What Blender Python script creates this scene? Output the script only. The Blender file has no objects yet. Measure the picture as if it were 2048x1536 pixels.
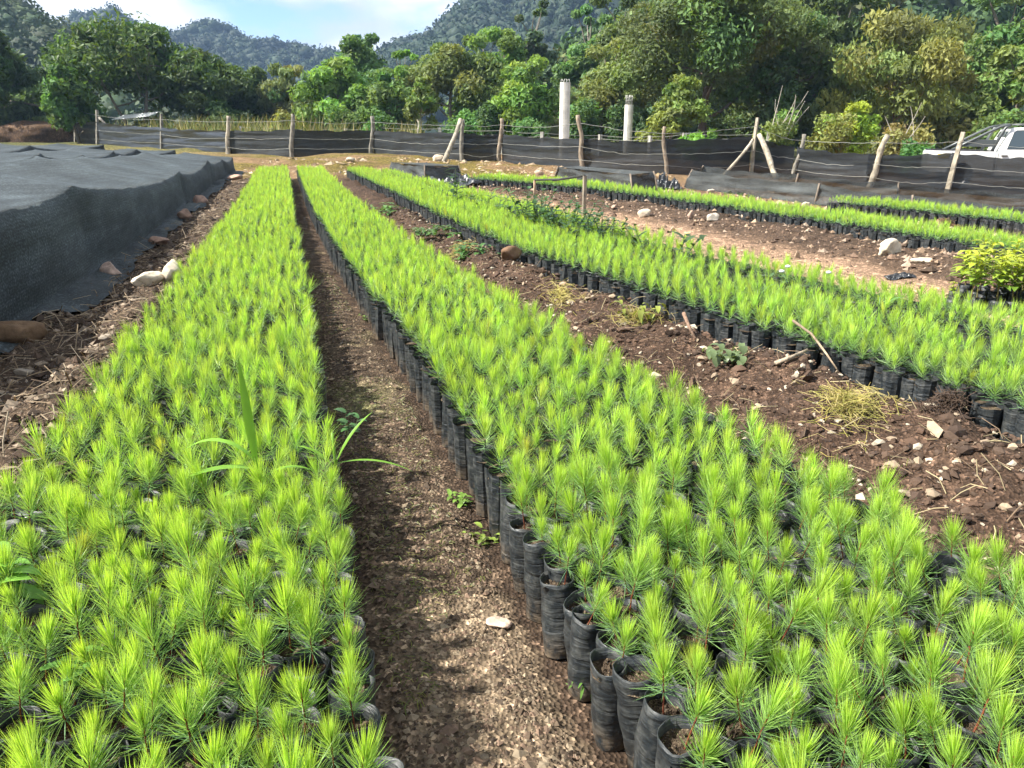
import bpy, bmesh, math, random
import numpy as np

# ------------------------------------------------------------------ camera, sky, sun, exposure
SC = bpy.context.scene
COL = SC.collection
R = math.radians
cam = bpy.data.cameras.new('camera')
cam.sensor_width = 36.0
cam.lens = 27.07
cam.clip_start = 0.05
cam.clip_end = 9000
camo = bpy.data.objects.new('camera', cam)
camo.location = (0, 0, 1.33)
camo.rotation_euler = (R(90 - 17.75), 0, 0)
COL.objects.link(camo)
SC.camera = camo

SUN_EL, SUN_AZ = 46.0, -99.0            # azimuth measured clockwise from +Y
world = bpy.data.worlds.new('World')
SC.world = world
world.use_nodes = True
wn, wl = world.node_tree.nodes, world.node_tree.links
wn.clear()
w_out = wn.new('ShaderNodeOutputWorld')
w_bg = wn.new('ShaderNodeBackground')
w_bg.inputs['Strength'].default_value = 0.09
sky = wn.new('ShaderNodeTexSky')
sky.sky_type = 'NISHITA'
sky.sun_disc = False
sky.sun_elevation = R(SUN_EL)
sky.sun_rotation = R(SUN_AZ)
sky.altitude = 2500
sky.air_density = 0.9
sky.dust_density = 0.1
sky.ozone_density = 3.0
w_tc = wn.new('ShaderNodeTexCoord')
w_sep = wn.new('ShaderNodeSeparateXYZ')
wl.new(w_tc.outputs['Generated'], w_sep.inputs[0])


def wmath(op, a, b=None):
    n = wn.new('ShaderNodeMath')
    n.operation = op
    for i, v in enumerate((a, b)):
        if v is None:
            continue
        if isinstance(v, (int, float)):
            n.inputs[i].default_value = v
        else:
            wl.new(v, n.inputs[i])
    return n.outputs[0]


w_map = wn.new('ShaderNodeMapping')
w_map.inputs['Scale'].default_value = (3.6, 3.6, 8.0)
w_map.inputs['Location'].default_value = (0.87, -2.78, 6.21)
wl.new(w_tc.outputs['Generated'], w_map.inputs[0])
w_no = wn.new('ShaderNodeTexNoise')
w_no.inputs['Scale'].default_value = 1.0
w_no.inputs['Detail'].default_value = 9
w_no.inputs['Roughness'].default_value = 0.52
wl.new(w_map.outputs[0], w_no.inputs['Vector'])
w_rp = wn.new('ShaderNodeValToRGB')
w_rp.color_ramp.elements[0].position = 0.395
w_rp.color_ramp.elements[1].position = 0.485
wl.new(w_no.outputs['Fac'], w_rp.inputs[0])
w_n2 = wn.new('ShaderNodeTexNoise')
w_n2.inputs['Scale'].default_value = 1.3
w_n2.inputs['Detail'].default_value = 6
wl.new(w_map.outputs[0], w_n2.inputs['Vector'])
w_cr = wn.new('ShaderNodeValToRGB')
w_cr.color_ramp.elements[0].position = 0.40
w_cr.color_ramp.elements[0].color = (6.0, 6.0, 6.0, 1)
w_cr.color_ramp.elements[1].position = 0.64
w_cr.color_ramp.elements[1].color = (3.5, 3.65, 3.9, 1)
wl.new(w_n2.outputs['Fac'], w_cr.inputs[0])
w_mx = wn.new('ShaderNodeMix')
w_mx.data_type = 'RGBA'
wl.new(w_rp.outputs[0], w_mx.inputs[0])
wl.new(sky.outputs[0], w_mx.inputs[6])
wl.new(w_cr.outputs[0], w_mx.inputs[7])
wl.new(w_mx.outputs[2], w_bg.inputs['Color'])
wl.new(w_bg.outputs[0], w_out.inputs['Surface'])

sun = bpy.data.lights.new('sun', 'SUN')
sun.energy = 5.0
sun.angle = R(0.55)
sun.color = (1.0, 0.955, 0.87)
suno = bpy.data.objects.new('sun', sun)
suno.rotation_euler = (R(90 - SUN_EL), 0, R(180 - SUN_AZ))
COL.objects.link(suno)
suno.location = (-20, -3, 30)

SC.view_settings.view_transform = 'Standard'
SC.view_settings.look = 'None'
SC.view_settings.exposure = 1.42
SC.view_settings.gamma = 1.0
SC.view_settings.use_curve_mapping = False
SC.render.engine = 'CYCLES'
SC.cycles.max_bounces = 6
SC.cycles.diffuse_bounces = 3
SC.cycles.glossy_bounces = 2
SC.cycles.transmission_bounces = 4
SC.cycles.transparent_max_bounces = 6
SC.cycles.volume_bounces = 0
SC.cycles.caustics_reflective = False
SC.cycles.caustics_refractive = False
SC.cycles.use_denoising = True
SC.cycles.use_adaptive_sampling = True
SC.cycles.adaptive_threshold = 0.03

rng = np.random.default_rng(7)
random.seed(7)

# ------------------------------------------------------------------ helpers: noise
def _hash(ix, iy, iz, seed):
    h = (ix * 374761393 + iy * 668265263 + iz * 2147483647 + seed * 974634777) & 0xFFFFFFFF
    h = ((h ^ (h >> 13)) * 1274126177) & 0xFFFFFFFF
    h = h ^ (h >> 16)
    return (h & 0xFFFFFF) / float(0xFFFFFF)


def noise3(p, seed=0):
    p = np.asarray(p, float)
    i = np.floor(p).astype(np.int64)
    f = p - i
    f = f * f * (3 - 2 * f)
    r = 0
    for dx in (0, 1):
        wx = f[..., 0] if dx else 1 - f[..., 0]
        for dy in (0, 1):
            wy = f[..., 1] if dy else 1 - f[..., 1]
            for dz in (0, 1):
                wz = f[..., 2] if dz else 1 - f[..., 2]
                r = r + wx * wy * wz * _hash(i[..., 0] + dx, i[..., 1] + dy, i[..., 2] + dz, seed)
    return r * 2 - 1


def noise2(x, y, s=1.0, seed=0):
    x, y = np.broadcast_arrays(np.asarray(x, float) * s, np.asarray(y, float) * s)
    i, j = np.floor(x).astype(np.int64), np.floor(y).astype(np.int64)
    f, g = x - i, y - j
    f, g = f * f * (3 - 2 * f), g * g * (3 - 2 * g)
    z = np.zeros_like(i)
    a = _hash(i, j, z, seed) * (1 - f) + _hash(i + 1, j, z, seed) * f
    b = _hash(i, j + 1, z, seed) * (1 - f) + _hash(i + 1, j + 1, z, seed) * f
    return (a * (1 - g) + b * g) * 2 - 1


def fbm2(x, y, s=1.0, o=4, seed=0):
    return sum(noise2(x, y, s * 2 ** k, seed + k) * 0.5 ** k for k in range(o))


def fbm3(p, s=1.0, o=3, seed=0):
    return sum(noise3(np.asarray(p) * s * 2 ** k, seed + k) * 0.5 ** k for k in range(o))


def sp(v, k=1.0):
    return np.where(v * k > 30, v, np.log1p(np.exp(np.clip(v * k, -40, 30))) / k)


def ss(v, a, b):
    t = np.clip((v - a) / (b - a), 0, 1)
    return t * t * (3 - 2 * t)


# ------------------------------------------------------------------ helpers: meshes and objects
class MB:
    """Collects vertices, quads and triangles with a colour and a material index."""

    def __init__(s):
        s.V, s.Q, s.T, s.C, s.QM, s.TM, s.n = [], [], [], [], [], [], 0

    def add(s, V, Q=None, T=None, C=None, mi=0):
        V = np.asarray(V, float).reshape(-1, 3)
        if C is None:
            C = np.ones((len(V), 3))
        C = np.broadcast_to(np.asarray(C, float), (len(V), 3))
        s.V.append(V)
        s.C.append(C)
        if Q is not None and len(Q):
            Q = np.asarray(Q, np.int64).reshape(-1, 4) + s.n
            s.Q.append(Q)
            s.QM.append(np.full(len(Q), mi))
        if T is not None and len(T):
            T = np.asarray(T, np.int64).reshape(-1, 3) + s.n
            s.T.append(T)
            s.TM.append(np.full(len(T), mi))
        s.n += len(V)
        return s

    def tup(s):
        return (np.concatenate(s.V), np.concatenate(s.Q) if s.Q else np.zeros((0, 4), int),
                np.concatenate(s.T) if s.T else np.zeros((0, 3), int), np.concatenate(s.C))

    def mesh(s, name, mats, smooth=False, origin=(0, 0, 0)):
        V, Q, T, C = s.tup()
        V = V - np.asarray(origin, float)
        me = bpy.data.meshes.new(name)
        me.vertices.add(len(V))
        me.vertices.foreach_set('co', V.astype(np.float32).ravel())
        li = np.concatenate([Q.ravel(), T.ravel()]).astype(np.int32)
        me.loops.add(len(li))
        me.loops.foreach_set('vertex_index', li)
        npoly = len(Q) + len(T)
        me.polygons.add(npoly)
        st = np.concatenate([np.arange(len(Q)) * 4, len(Q) * 4 + np.arange(len(T)) * 3]).astype(np.int32)
        me.polygons.foreach_set('loop_start', st)
        mi = np.concatenate([np.concatenate(s.QM) if s.QM else np.zeros(0), np.concatenate(s.TM) if s.TM else np.zeros(0)])
        me.polygons.foreach_set('material_index', mi.astype(np.int32))
        me.polygons.foreach_set('use_smooth', np.full(npoly, smooth))
        ca = me.color_attributes.new('Col', 'FLOAT_COLOR', 'POINT')
        ca.data.foreach_set('color', np.concatenate([C, np.ones((len(C), 1))], 1).astype(np.float32).ravel())
        me.update(calc_edges=True)
        for m in (mats if isinstance(mats, (list, tuple)) else [mats]):
            me.materials.append(m)
        return me


def link(name, me, parent=None, loc=(0, 0, 0), rz=0.0):
    o = bpy.data.objects.new(name, me)
    COL.objects.link(o)
    o.location = loc
    o.rotation_euler = (0, 0, rz)
    if parent is not None:
        o.parent = parent
    return o


def tag(o, label=None, cat=None, group=None, kind=None):
    for k, v in (('label', label), ('category', cat), ('group', group), ('kind', kind)):
        if v:
            o[k] = v
    return o


def thing(name, label, cat, loc=(0, 0, 0), rz=0.0, group=None):
    return tag(link(name, None, None, loc, rz), label, cat, group)


def single(name, mb, mats, label, cat, group=None, origin=None, smooth=True, kind=None):
    V = np.concatenate(mb.V)
    if origin is None:
        origin = (V[:, 0].mean(), V[:, 1].mean(), V[:, 2].min())
    return tag(link(name, mb.mesh(name, mats, smooth, origin), None, origin), label, cat, group, kind)


def part(name, mb, mats, parent, smooth=True, label=None):
    """mb in world coordinates (minus the thing's own location)."""
    org = np.array(parent.location) if parent.parent is None else np.array(parent.parent.location)
    o = link(name, mb.mesh(name, mats, smooth, org), parent)
    if label:
        o['label'] = label
    return o


def structure(name, mb, mats, smooth=True):
    return tag(link(name, mb.mesh(name, mats, smooth)), kind='structure')


def grid_quads(nu, nv, wrap_v=False):
    i, j = np.meshgrid(np.arange(nu - 1), np.arange(nv if wrap_v else nv - 1), indexing='ij')
    j2 = (j + 1) % nv
    return np.stack([i * nv + j, i * nv + j2, (i + 1) * nv + j2, (i + 1) * nv + j], -1).reshape(-1, 4)


def frames(P):
    P = np.asarray(P, float)
    T = np.gradient(P, axis=0)
    T /= np.linalg.norm(T, axis=1, keepdims=True) + 1e-9
    ref = np.array([0, 0, 1.0]) if abs(T[0, 2]) < 0.9 else np.array([1.0, 0, 0])
    A = np.cross(T, ref)
    A /= np.linalg.norm(A, axis=1, keepdims=True) + 1e-9
    return T, A, np.cross(T, A)


def tube(mb, P, rad, n=8, C=None, cap=True, knob=0.0, seed=0, mi=0):
    P = np.asarray(P, float)
    rad = np.broadcast_to(np.asarray(rad, float), (len(P),))
    T, A, B = frames(P)
    a = np.arange(n) * 2 * np.pi / n
    ring = np.cos(a)[None, :, None] * A[:, None] + np.sin(a)[None, :, None] * B[:, None]
    rr = rad[:, None]
    if knob:
        q = P[:, None] + ring * 0.05
        rr = rr * (1 + knob * fbm3(q, 9, 2, seed))
    V = (P[:, None] + ring * (rr[..., None] if knob else rr[..., None])).reshape(-1, 3)
    Q = grid_quads(len(P), n, True)
    Tt = None
    if cap:
        V = np.concatenate([V, P[:1], P[-1:]])
        b0, b1, L = len(V) - 2, len(V) - 1, (len(P) - 1) * n
        k = np.arange(n)
        k2 = (k + 1) % n
        Tt = np.concatenate([np.stack([np.full(n, b0), k2, k], 1), np.stack([np.full(n, b1), L + k, L + k2], 1)])
    return mb.add(V, Q, Tt, C, mi)


BOXV = np.array([[x, y, z] for x in (-.5, .5) for y in (-.5, .5) for z in (-.5, .5)])
BOXQ = np.array([[0, 1, 3, 2], [4, 6, 7, 5], [0, 4, 5, 1], [2, 3, 7, 6], [0, 2, 6, 4], [1, 5, 7, 3]])


def box(mb, c, s, C=None, rot=None, mi=0):
    V = BOXV * np.asarray(s, float)
    if rot is not None:
        V = V @ np.asarray(rot).T
    return mb.add(V + np.asarray(c, float), BOXQ, None, C, mi)


def ico(sub):
    bm = bmesh.new()
    bmesh.ops.create_icosphere(bm, subdivisions=sub, radius=1)
    bm.verts.ensure_lookup_table()
    V = np.array([v.co[:] for v in bm.verts])
    T = np.array([[v.index for v in f.verts] for f in bm.faces])
    bm.free()
    return V, T


ICO = {k: ico(k) for k in (1, 2, 3, 4)}


def rotz(a):
    c, s = math.cos(a), math.sin(a)
    return np.array([[c, -s, 0], [s, c, 0], [0, 0, 1]])


def scatter(proto, pos, scl, ang, tilt=None, tint=None):
    """Copies of (V,Q,T,C) at pos with scale, rotation about z and tilt."""
    V, Q, T, C = proto
    n, m = len(pos), len(V)
    scl = np.asarray(scl, float)
    if scl.ndim == 1:
        scl = np.repeat(scl[:, None], 3, 1)
    W = V[None] * scl[:, None]
    if tilt is not None:
        W = W.copy()
        W[..., 0] += tilt[:, None, 0] * W[..., 2]
        W[..., 1] += tilt[:, None, 1] * W[..., 2]
    c, s = np.cos(ang)[:, None], np.sin(ang)[:, None]
    X = np.empty_like(W)
    X[..., 0] = W[..., 0] * c - W[..., 1] * s
    X[..., 1] = W[..., 0] * s + W[..., 1] * c
    X[..., 2] = W[..., 2]
    X += np.asarray(pos)[:, None]
    off = (np.arange(n) * m)[:, None, None]
    CC = np.repeat(C[None], n, 0)
    if tint is not None:
        CC = CC * np.asarray(tint)[:, None]
    return (X.reshape(-1, 3), (Q[None] + off).reshape(-1, 4) if len(Q) else None,
            (T[None] + off).reshape(-1, 3) if len(T) else None, CC.reshape(-1, 3))


# ------------------------------------------------------------------ materials
def mat_base(name):
    m = bpy.data.materials.new(name)
    m.use_nodes = True
    nt = m.node_tree
    return m, nt, nt.nodes['Principled BSDF'], nt.nodes['Material Output']


def nd(nt, typ, ins=None, **kw):
    n = nt.nodes.new(typ)
    for k, v in kw.items():
        setattr(n, k, v)
    for k, v in (ins or {}).items():
        if hasattr(v, 'is_linked') or hasattr(v, 'links'):
            nt.links.new(v, n.inputs[k])
        else:
            n.inputs[k].default_value = v
    return n


def ramp(nt, fac, stops):
    n = nt.nodes.new('ShaderNodeValToRGB')
    el = n.color_ramp.elements
    while len(el) < len(stops):
        el.new(0.5)
    for e, (p, c) in zip(el, stops):
        e.position = p
        e.color = (c[0], c[1], c[2], 1) if isinstance(c, (tuple, list)) else (c, c, c, 1)
    nt.links.new(fac, n.inputs[0])
    return n.outputs[0]


def mixc(nt, fac, a, b, mode='MIX'):
    n = nt.nodes.new('ShaderNodeMix')
    n.data_type = 'RGBA'
    n.blend_type = mode
    for i, v in ((0, fac), (6, a), (7, b)):
        if hasattr(v, 'links'):
            nt.links.new(v, n.inputs[i])
        elif i == 0:
            n.inputs[0].default_value = v
        else:
            n.inputs[i].default_value = (v[0], v[1], v[2], 1)
    return n.outputs[2]


def objcoord(nt, scale=(1, 1, 1), rnd=False):
    tc = nd(nt, 'ShaderNodeTexCoord')
    mp = nd(nt, 'ShaderNodeMapping', {'Scale': scale})
    nt.links.new(tc.outputs['Object'], mp.inputs[0])
    if rnd:
        oi = nd(nt, 'ShaderNodeObjectInfo')
        sc = nd(nt, 'ShaderNodeMath', {0: oi.outputs['Random'], 1: 37.0}, operation='MULTIPLY')
        nt.links.new(sc.outputs[0], mp.inputs['Location'])
    return mp.outputs[0]


def bump(nt, h, bsdf, strength=0.4, dist=0.01):
    b = nd(nt, 'ShaderNodeBump', {'Strength': strength, 'Distance': dist, 'Height': h})
    nt.links.new(b.outputs[0], bsdf.inputs['Normal'])
    return b


def foliage_mat(name, trans=0.35, rough=0.45, tint=(1, 1, 1), var=0.12, gain=1.0):
    m, nt, b, out = mat_base(name)
    at = nd(nt, 'ShaderNodeAttribute', attribute_name='Col')
    oi = nd(nt, 'ShaderNodeObjectInfo')
    hv = nd(nt, 'ShaderNodeMapRange', {0: oi.outputs['Random'], 3: 1 - var, 4: 1 + var})
    c = mixc(nt, 1.0, at.outputs['Color'], tint, 'MULTIPLY')
    vm = nd(nt, 'ShaderNodeVectorMath', {0: c, 'Scale': hv.outputs[0]}, operation='SCALE')
    nt.links.new(vm.outputs[0], b.inputs['Base Color'])
    b.inputs['Roughness'].default_value = rough
    b.inputs['Specular IOR Level'].default_value = 0.35
    tr = nd(nt, 'ShaderNodeBsdfTranslucent')
    tm = nd(nt, 'ShaderNodeVectorMath', {0: vm.outputs[0], 1: (1.25 * gain, 1.15 * gain, 0.6)}, operation='MULTIPLY')
    nt.links.new(tm.outputs[0], tr.inputs[0])
    mx = nd(nt, 'ShaderNodeMixShader', {0: trans, 1: b.outputs[0], 2: tr.outputs[0]})
    nt.links.new(mx.outputs[0], out.inputs['Surface'])
    return m


M_NEEDLE = foliage_mat('pine_needles', 0.46, 0.40, var=0.0)
M_LEAF = foliage_mat('tree_leaves', 0.42, 0.58, (2.35, 2.3, 2.2))
M_WEED = foliage_mat('weed_leaves', 0.3, 0.4)
M_FAR = foliage_mat('hill_foliage', 0.15, 0.7, var=0.0)
M_DRY = foliage_mat('dry_grass', 0.25, 0.8)


def mat_bag():
    m, nt, b, out = mat_base('black_polythene')
    co = objcoord(nt, (9, 9, 42), True)
    n1 = nd(nt, 'ShaderNodeTexNoise', {'Vector': co, 'Scale': 1.0, 'Detail': 3.0, 'Distortion': 0.8})
    co2 = objcoord(nt, (30, 30, 22), True)
    n2 = nd(nt, 'ShaderNodeTexNoise', {'Vector': co2, 'Scale': 1.0, 'Detail': 5.0, 'Roughness': 0.7})
    dust = ramp(nt, n2.outputs[0], [(0.44, 0.0), (0.72, 0.65)])
    c = mixc(nt, dust, (0.017, 0.021, 0.024), (0.095, 0.096, 0.088))
    zc = nd(nt, 'ShaderNodeSeparateXYZ', {0: nd(nt, 'ShaderNodeTexCoord').outputs['Object']})
    mz = nd(nt, 'ShaderNodeMapRange', {0: zc.outputs[2], 1: 0.0, 2: 0.085, 3: 1.0, 4: 0.0})
    mm = nd(nt, 'ShaderNodeMath', {0: mz.outputs[0], 1: ramp(nt, n2.outputs[0], [(0.38, 0.0), (0.6, 0.9)])}, operation='MULTIPLY')
    c = mixc(nt, mm.outputs[0], c, (0.13, 0.095, 0.062))
    nt.links.new(c, b.inputs['Base Color'])
    rg = ramp(nt, n2.outputs[0], [(0.35, 0.38), (0.7, 0.7)])
    b.inputs['Specular IOR Level'].default_value = 0.4
    nt.links.new(rg, b.inputs['Roughness'])
    bump(nt, n1.outputs[0], b, 0.7, 0.012)
    return m


M_BAG = mat_bag()


def mat_soil(name, dark, mid, light, sc=220, attr=False, bs=0.6):
    m, nt, b, out = mat_base(name)
    co = objcoord(nt)
    v = nd(nt, 'ShaderNodeTexVoronoi', {'Vector': co, 'Scale': sc})
    n = nd(nt, 'ShaderNodeTexNoise', {'Vector': co, 'Scale': sc * 0.12, 'Detail': 6.0, 'Roughness': 0.65})
    g = nd(nt, 'ShaderNodeSeparateColor', {0: v.outputs['Color']})
    cell = ramp(nt, g.outputs[0], [(0.0, dark), (0.55, mid), (0.86, mid), (0.95, light)])
    c = mixc(nt, 0.55, cell, ramp(nt, n.outputs[0], [(0.3, dark), (0.5, mid), (0.75, light)]))
    nt.links.new(c, b.inputs['Base Color'])
    b.inputs['Roughness'].default_value = 0.9
    b.inputs['Specular IOR Level'].default_value = 0.2
    bump(nt, v.outputs['Distance'], b, bs, 0.006)
    return m


M_POTSOIL = mat_soil('potting_soil', (0.018, 0.012, 0.008), (0.06, 0.042, 0.028), (0.32, 0.25, 0.16), 260)


def mat_ground():
    m, nt, b, out = mat_base('earth')
    at = nd(nt, 'ShaderNodeAttribute', attribute_name='Col')
    co = objcoord(nt)
    v = nd(nt, 'ShaderNodeTexVoronoi', {'Vector': co, 'Scale': 85.0})
    v2 = nd(nt, 'ShaderNodeTexVoronoi', {'Vector': co, 'Scale': 24.0})
    n = nd(nt, 'ShaderNodeTexNoise', {'Vector': co, 'Scale': 7.0, 'Detail': 8.0, 'Roughness': 0.68})
    n2 = nd(nt, 'ShaderNodeTexNoise', {'Vector': co, 'Scale': 0.9, 'Detail': 5.0, 'Roughness': 0.6})
    g = nd(nt, 'ShaderNodeSeparateColor', {0: v.outputs['Color']})
    g2 = nd(nt, 'ShaderNodeSeparateColor', {0: v2.outputs['Color']})
    k1 = ramp(nt, g.outputs[0], [(0.0, 0.45), (0.6, 0.95), (0.86, 1.25), (0.96, 2.3)])
    k2 = ramp(nt, n.outputs[0], [(0.3, 0.55), (0.5, 0.95), (0.72, 1.5)])
    k3 = ramp(nt, n2.outputs[0], [(0.3, 0.72), (0.7, 1.25)])
    k4 = ramp(nt, g2.outputs[1], [(0.0, 0.8), (0.88, 1.05), (0.97, 1.7)])
    c = mixc(nt, 1.0, at.outputs['Color'], k1, 'MULTIPLY')
    c = mixc(nt, 1.0, c, k2, 'MULTIPLY')
    c = mixc(nt, 1.0, c, k3, 'MULTIPLY')
    c = mixc(nt, 1.0, c, k4, 'MULTIPLY')
    nt.links.new(c, b.inputs['Base Color'])
    b.inputs['Roughness'].default_value = 0.95
    b.inputs['Specular IOR Level'].default_value = 0.15
    h = nd(nt, 'ShaderNodeMath', {0: v.outputs['Distance'], 1: n.outputs[0]}, operation='SUBTRACT')
    bump(nt, h.outputs[0], b, 0.75, 0.014)
    return m


M_GROUND = mat_ground()


def mat_col(name, rough=0.9, sc=14.0, amp=0.45, bs=0.4, spec=0.25, dist=0.02):
    m, nt, b, out = mat_base(name)
    at = nd(nt, 'ShaderNodeAttribute', attribute_name='Col')
    co = objcoord(nt, rnd=True)
    n = nd(nt, 'ShaderNodeTexNoise', {'Vector': co, 'Scale': sc, 'Detail': 7.0, 'Roughness': 0.65})
    k = ramp(nt, n.outputs[0], [(0.25, 1 - amp), (0.5, 1.0), (0.75, 1 + amp)])
    nt.links.new(mixc(nt, 1.0, at.outputs['Color'], k, 'MULTIPLY'), b.inputs['Base Color'])
    b.inputs['Roughness'].default_value = rough
    b.inputs['Specular IOR Level'].default_value = spec
    bump(nt, n.outputs[0], b, bs, dist)
    return m


M_ROCK = mat_col('rock', 0.88, 16.0, 0.4, 0.6)
M_PEB = mat_col('pebble', 0.9, 60.0, 0.25, 0.2)
M_BARK = mat_col('bark', 0.95, 22.0, 0.5, 0.8)
M_HILL = mat_col('hill_ground', 1.0, 0.06, 0.4, 0.2)


def mat_wood():
    m, nt, b, out = mat_base('weathered_wood')
    at = nd(nt, 'ShaderNodeAttribute', attribute_name='Col')
    co = objcoord(nt, (30, 30, 3.0), True)
    n = nd(nt, 'ShaderNodeTexNoise', {'Vector': co, 'Scale': 1.0, 'Detail': 6.0, 'Roughness': 0.7, 'Distortion': 0.6})
    co2 = objcoord(nt, (3, 3, 3), True)
    n2 = nd(nt, 'ShaderNodeTexNoise', {'Vector': co2, 'Scale': 1.6, 'Detail': 4.0})
    k = ramp(nt, n.outputs[0], [(0.28, 0.35), (0.5, 0.95), (0.75, 1.45)])
    k2 = ramp(nt, n2.outputs[0], [(0.35, 0.55), (0.65, 1.2)])
    c = mixc(nt, 1.0, mixc(nt, 1.0, at.outputs['Color'], k, 'MULTIPLY'), k2, 'MULTIPLY')
    nt.links.new(c, b.inputs['Base Color'])
    b.inputs['Roughness'].default_value = 0.85
    bump(nt, n.outputs[0], b, 0.7, 0.02)
    return m


M_WOOD = mat_wood()


def mat_net(name, col, alpha, rough=0.7, freq=90.0, spec=0.4, wr=0.5, speck=130.0):
    """Woven shade net: fine ribs, creases, a share of open mesh."""
    m, nt, b, out = mat_base(name)
    co = objcoord(nt, (0.15, 0.15, 1.0))
    n = nd(nt, 'ShaderNodeTexNoise', {'Vector': co, 'Scale': 7.0, 'Detail': 6.0, 'Roughness': 0.6, 'Distortion': 0.4})
    co2 = objcoord(nt)
    n2 = nd(nt, 'ShaderNodeTexNoise', {'Vector': co2, 'Scale': 2.2, 'Detail': 6.0, 'Roughness': 0.6})
    w = nd(nt, 'ShaderNodeTexWave', {'Vector': co2, 'Scale': freq, 'Distortion': 2.0, 'Detail': 2.0, 'Detail Scale': 3.0}, bands_direction='Z')
    n3 = nd(nt, 'ShaderNodeTexNoise', {'Vector': co2, 'Scale': speck, 'Detail': 2.0})
    k = ramp(nt, n.outputs[0], [(0.32, 0.6), (0.5, 1.0), (0.72, 1.7)])
    k2 = ramp(nt, n2.outputs[0], [(0.3, 0.75), (0.7, 1.3)])
    k3 = ramp(nt, n3.outputs[0], [(0.35, 0.45), (0.55, 1.0), (0.72, 2.2)])  # bright specks in the colour stand in for sparkles on the net
    c = mixc(nt, 1.0, mixc(nt, 1.0, mixc(nt, 1.0, col, k, 'MULTIPLY'), k2, 'MULTIPLY'), k3, 'MULTIPLY')
    c = mixc(nt, 1.0, c, ramp(nt, w.outputs[0], [(0.2, 0.88), (0.8, 1.1)]), 'MULTIPLY')
    nt.links.new(c, b.inputs['Base Color'])
    b.inputs['Roughness'].default_value = rough
    b.inputs['Specular IOR Level'].default_value = spec
    h = nd(nt, 'ShaderNodeMath', {0: w.outputs[0], 1: 0.10}, operation='MULTIPLY')
    h2 = nd(nt, 'ShaderNodeMath', {0: n.outputs[0], 1: h.outputs[0]}, operation='ADD')
    bump(nt, h2.outputs[0], b, wr, 0.02)
    if alpha < 1:
        tr = nd(nt, 'ShaderNodeBsdfTransparent')
        mx = nd(nt, 'ShaderNodeMixShader', {0: alpha, 1: tr.outputs[0], 2: b.outputs[0]})
        nt.links.new(mx.outputs[0], out.inputs['Surface'])
    return m


M_NET_TUNNEL = mat_net('tunnel_shade_net', (0.037, 0.046, 0.050), 1.0, 0.8, 13.0, 0.15, 0.4, 55.0)
for _n in M_NET_TUNNEL.node_tree.nodes:
    if _n.type == 'BSDF_PRINCIPLED':
        _n.inputs['Sheen Weight'].default_value = 0.07
        _n.inputs['Sheen Roughness'].default_value = 0.45
        _n.inputs['Sheen Tint'].default_value = (.85, .95, 1.0, 1)
M_NET_FENCE = mat_net('fence_shade_net', (0.018, 0.021, 0.024), 0.95, 0.6, 9.0, 0.3, 0.6)
M_NET_GREY = mat_net('grey_shade_net', (0.050, 0.056, 0.056), 0.86, 0.8, 40.0, 0.3, 0.5)
M_PLASTIC = mat_net('black_plastic_sheet', (0.022, 0.025, 0.029), 1.0, 0.3, 12.0, 0.6, 1.0)


def mat_plain(name, col, rough=0.5, metal=0.0, spec=0.5, coat=0.0, nz=0.0, sc=6.0):
    m, nt, b, out = mat_base(name)
    b.inputs['Base Color'].default_value = (*col, 1)
    b.inputs['Roughness'].default_value = rough
    b.inputs['Metallic'].default_value = metal
    b.inputs['Specular IOR Level'].default_value = spec
    b.inputs['Coat Weight'].default_value = coat
    if nz:
        n = nd(nt, 'ShaderNodeTexNoise', {'Vector': objcoord(nt), 'Scale': sc, 'Detail': 6.0, 'Roughness': 0.65})
        k = ramp(nt, n.outputs[0], [(0.3, 1 - nz), (0.7, 1 + nz)])
        nt.links.new(mixc(nt, 1.0, col, k, 'MULTIPLY'), b.inputs['Base Color'])
        bump(nt, n.outputs[0], b, 0.15, 0.01)
    return m


M_WIRE = mat_plain('galvanised_wire', (0.30, 0.30, 0.27), 0.55, 0.2, nz=0.3)
M_CONC = mat_plain('concrete', (0.60, 0.58, 0.52), 0.9, nz=0.3, sc=2.2)
M_PAINT = mat_plain('white_car_paint', (0.80, 0.80, 0.78), 0.3, coat=0.6, nz=0.05, sc=2.0)
M_TRIM = mat_plain('black_car_trim', (0.02, 0.02, 0.022), 0.5)
M_BAR = mat_plain('grey_roll_bar', (0.09, 0.10, 0.10), 0.4, 0.3)
M_GLASS = mat_plain('dark_window_glass', (0.05, 0.065, 0.07), 0.06, spec=0.9)
M_TYRE = mat_plain('tyre_rubber', (0.02, 0.02, 0.02), 0.85)
M_RIM = mat_plain('steel_rim', (0.45, 0.45, 0.45), 0.35, 0.8)
M_YELLOW = mat_plain('yellow_plate', (0.75, 0.55, 0.03), 0.5)
M_RED = mat_plain('red_lamp', (0.4, 0.02, 0.015), 0.2)
M_SHEET = mat_plain('white_roof_sheet', (0.75, 0.76, 0.75), 0.5, nz=0.08)

# ------------------------------------------------------------------ layout of the beds (metres, y away from the camera)
def edge(pts):
    y = np.array([p[0] for p in pts], float)
    x = np.array([p[1] for p in pts], float)
    return lambda v: np.interp(v, y, x)


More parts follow.
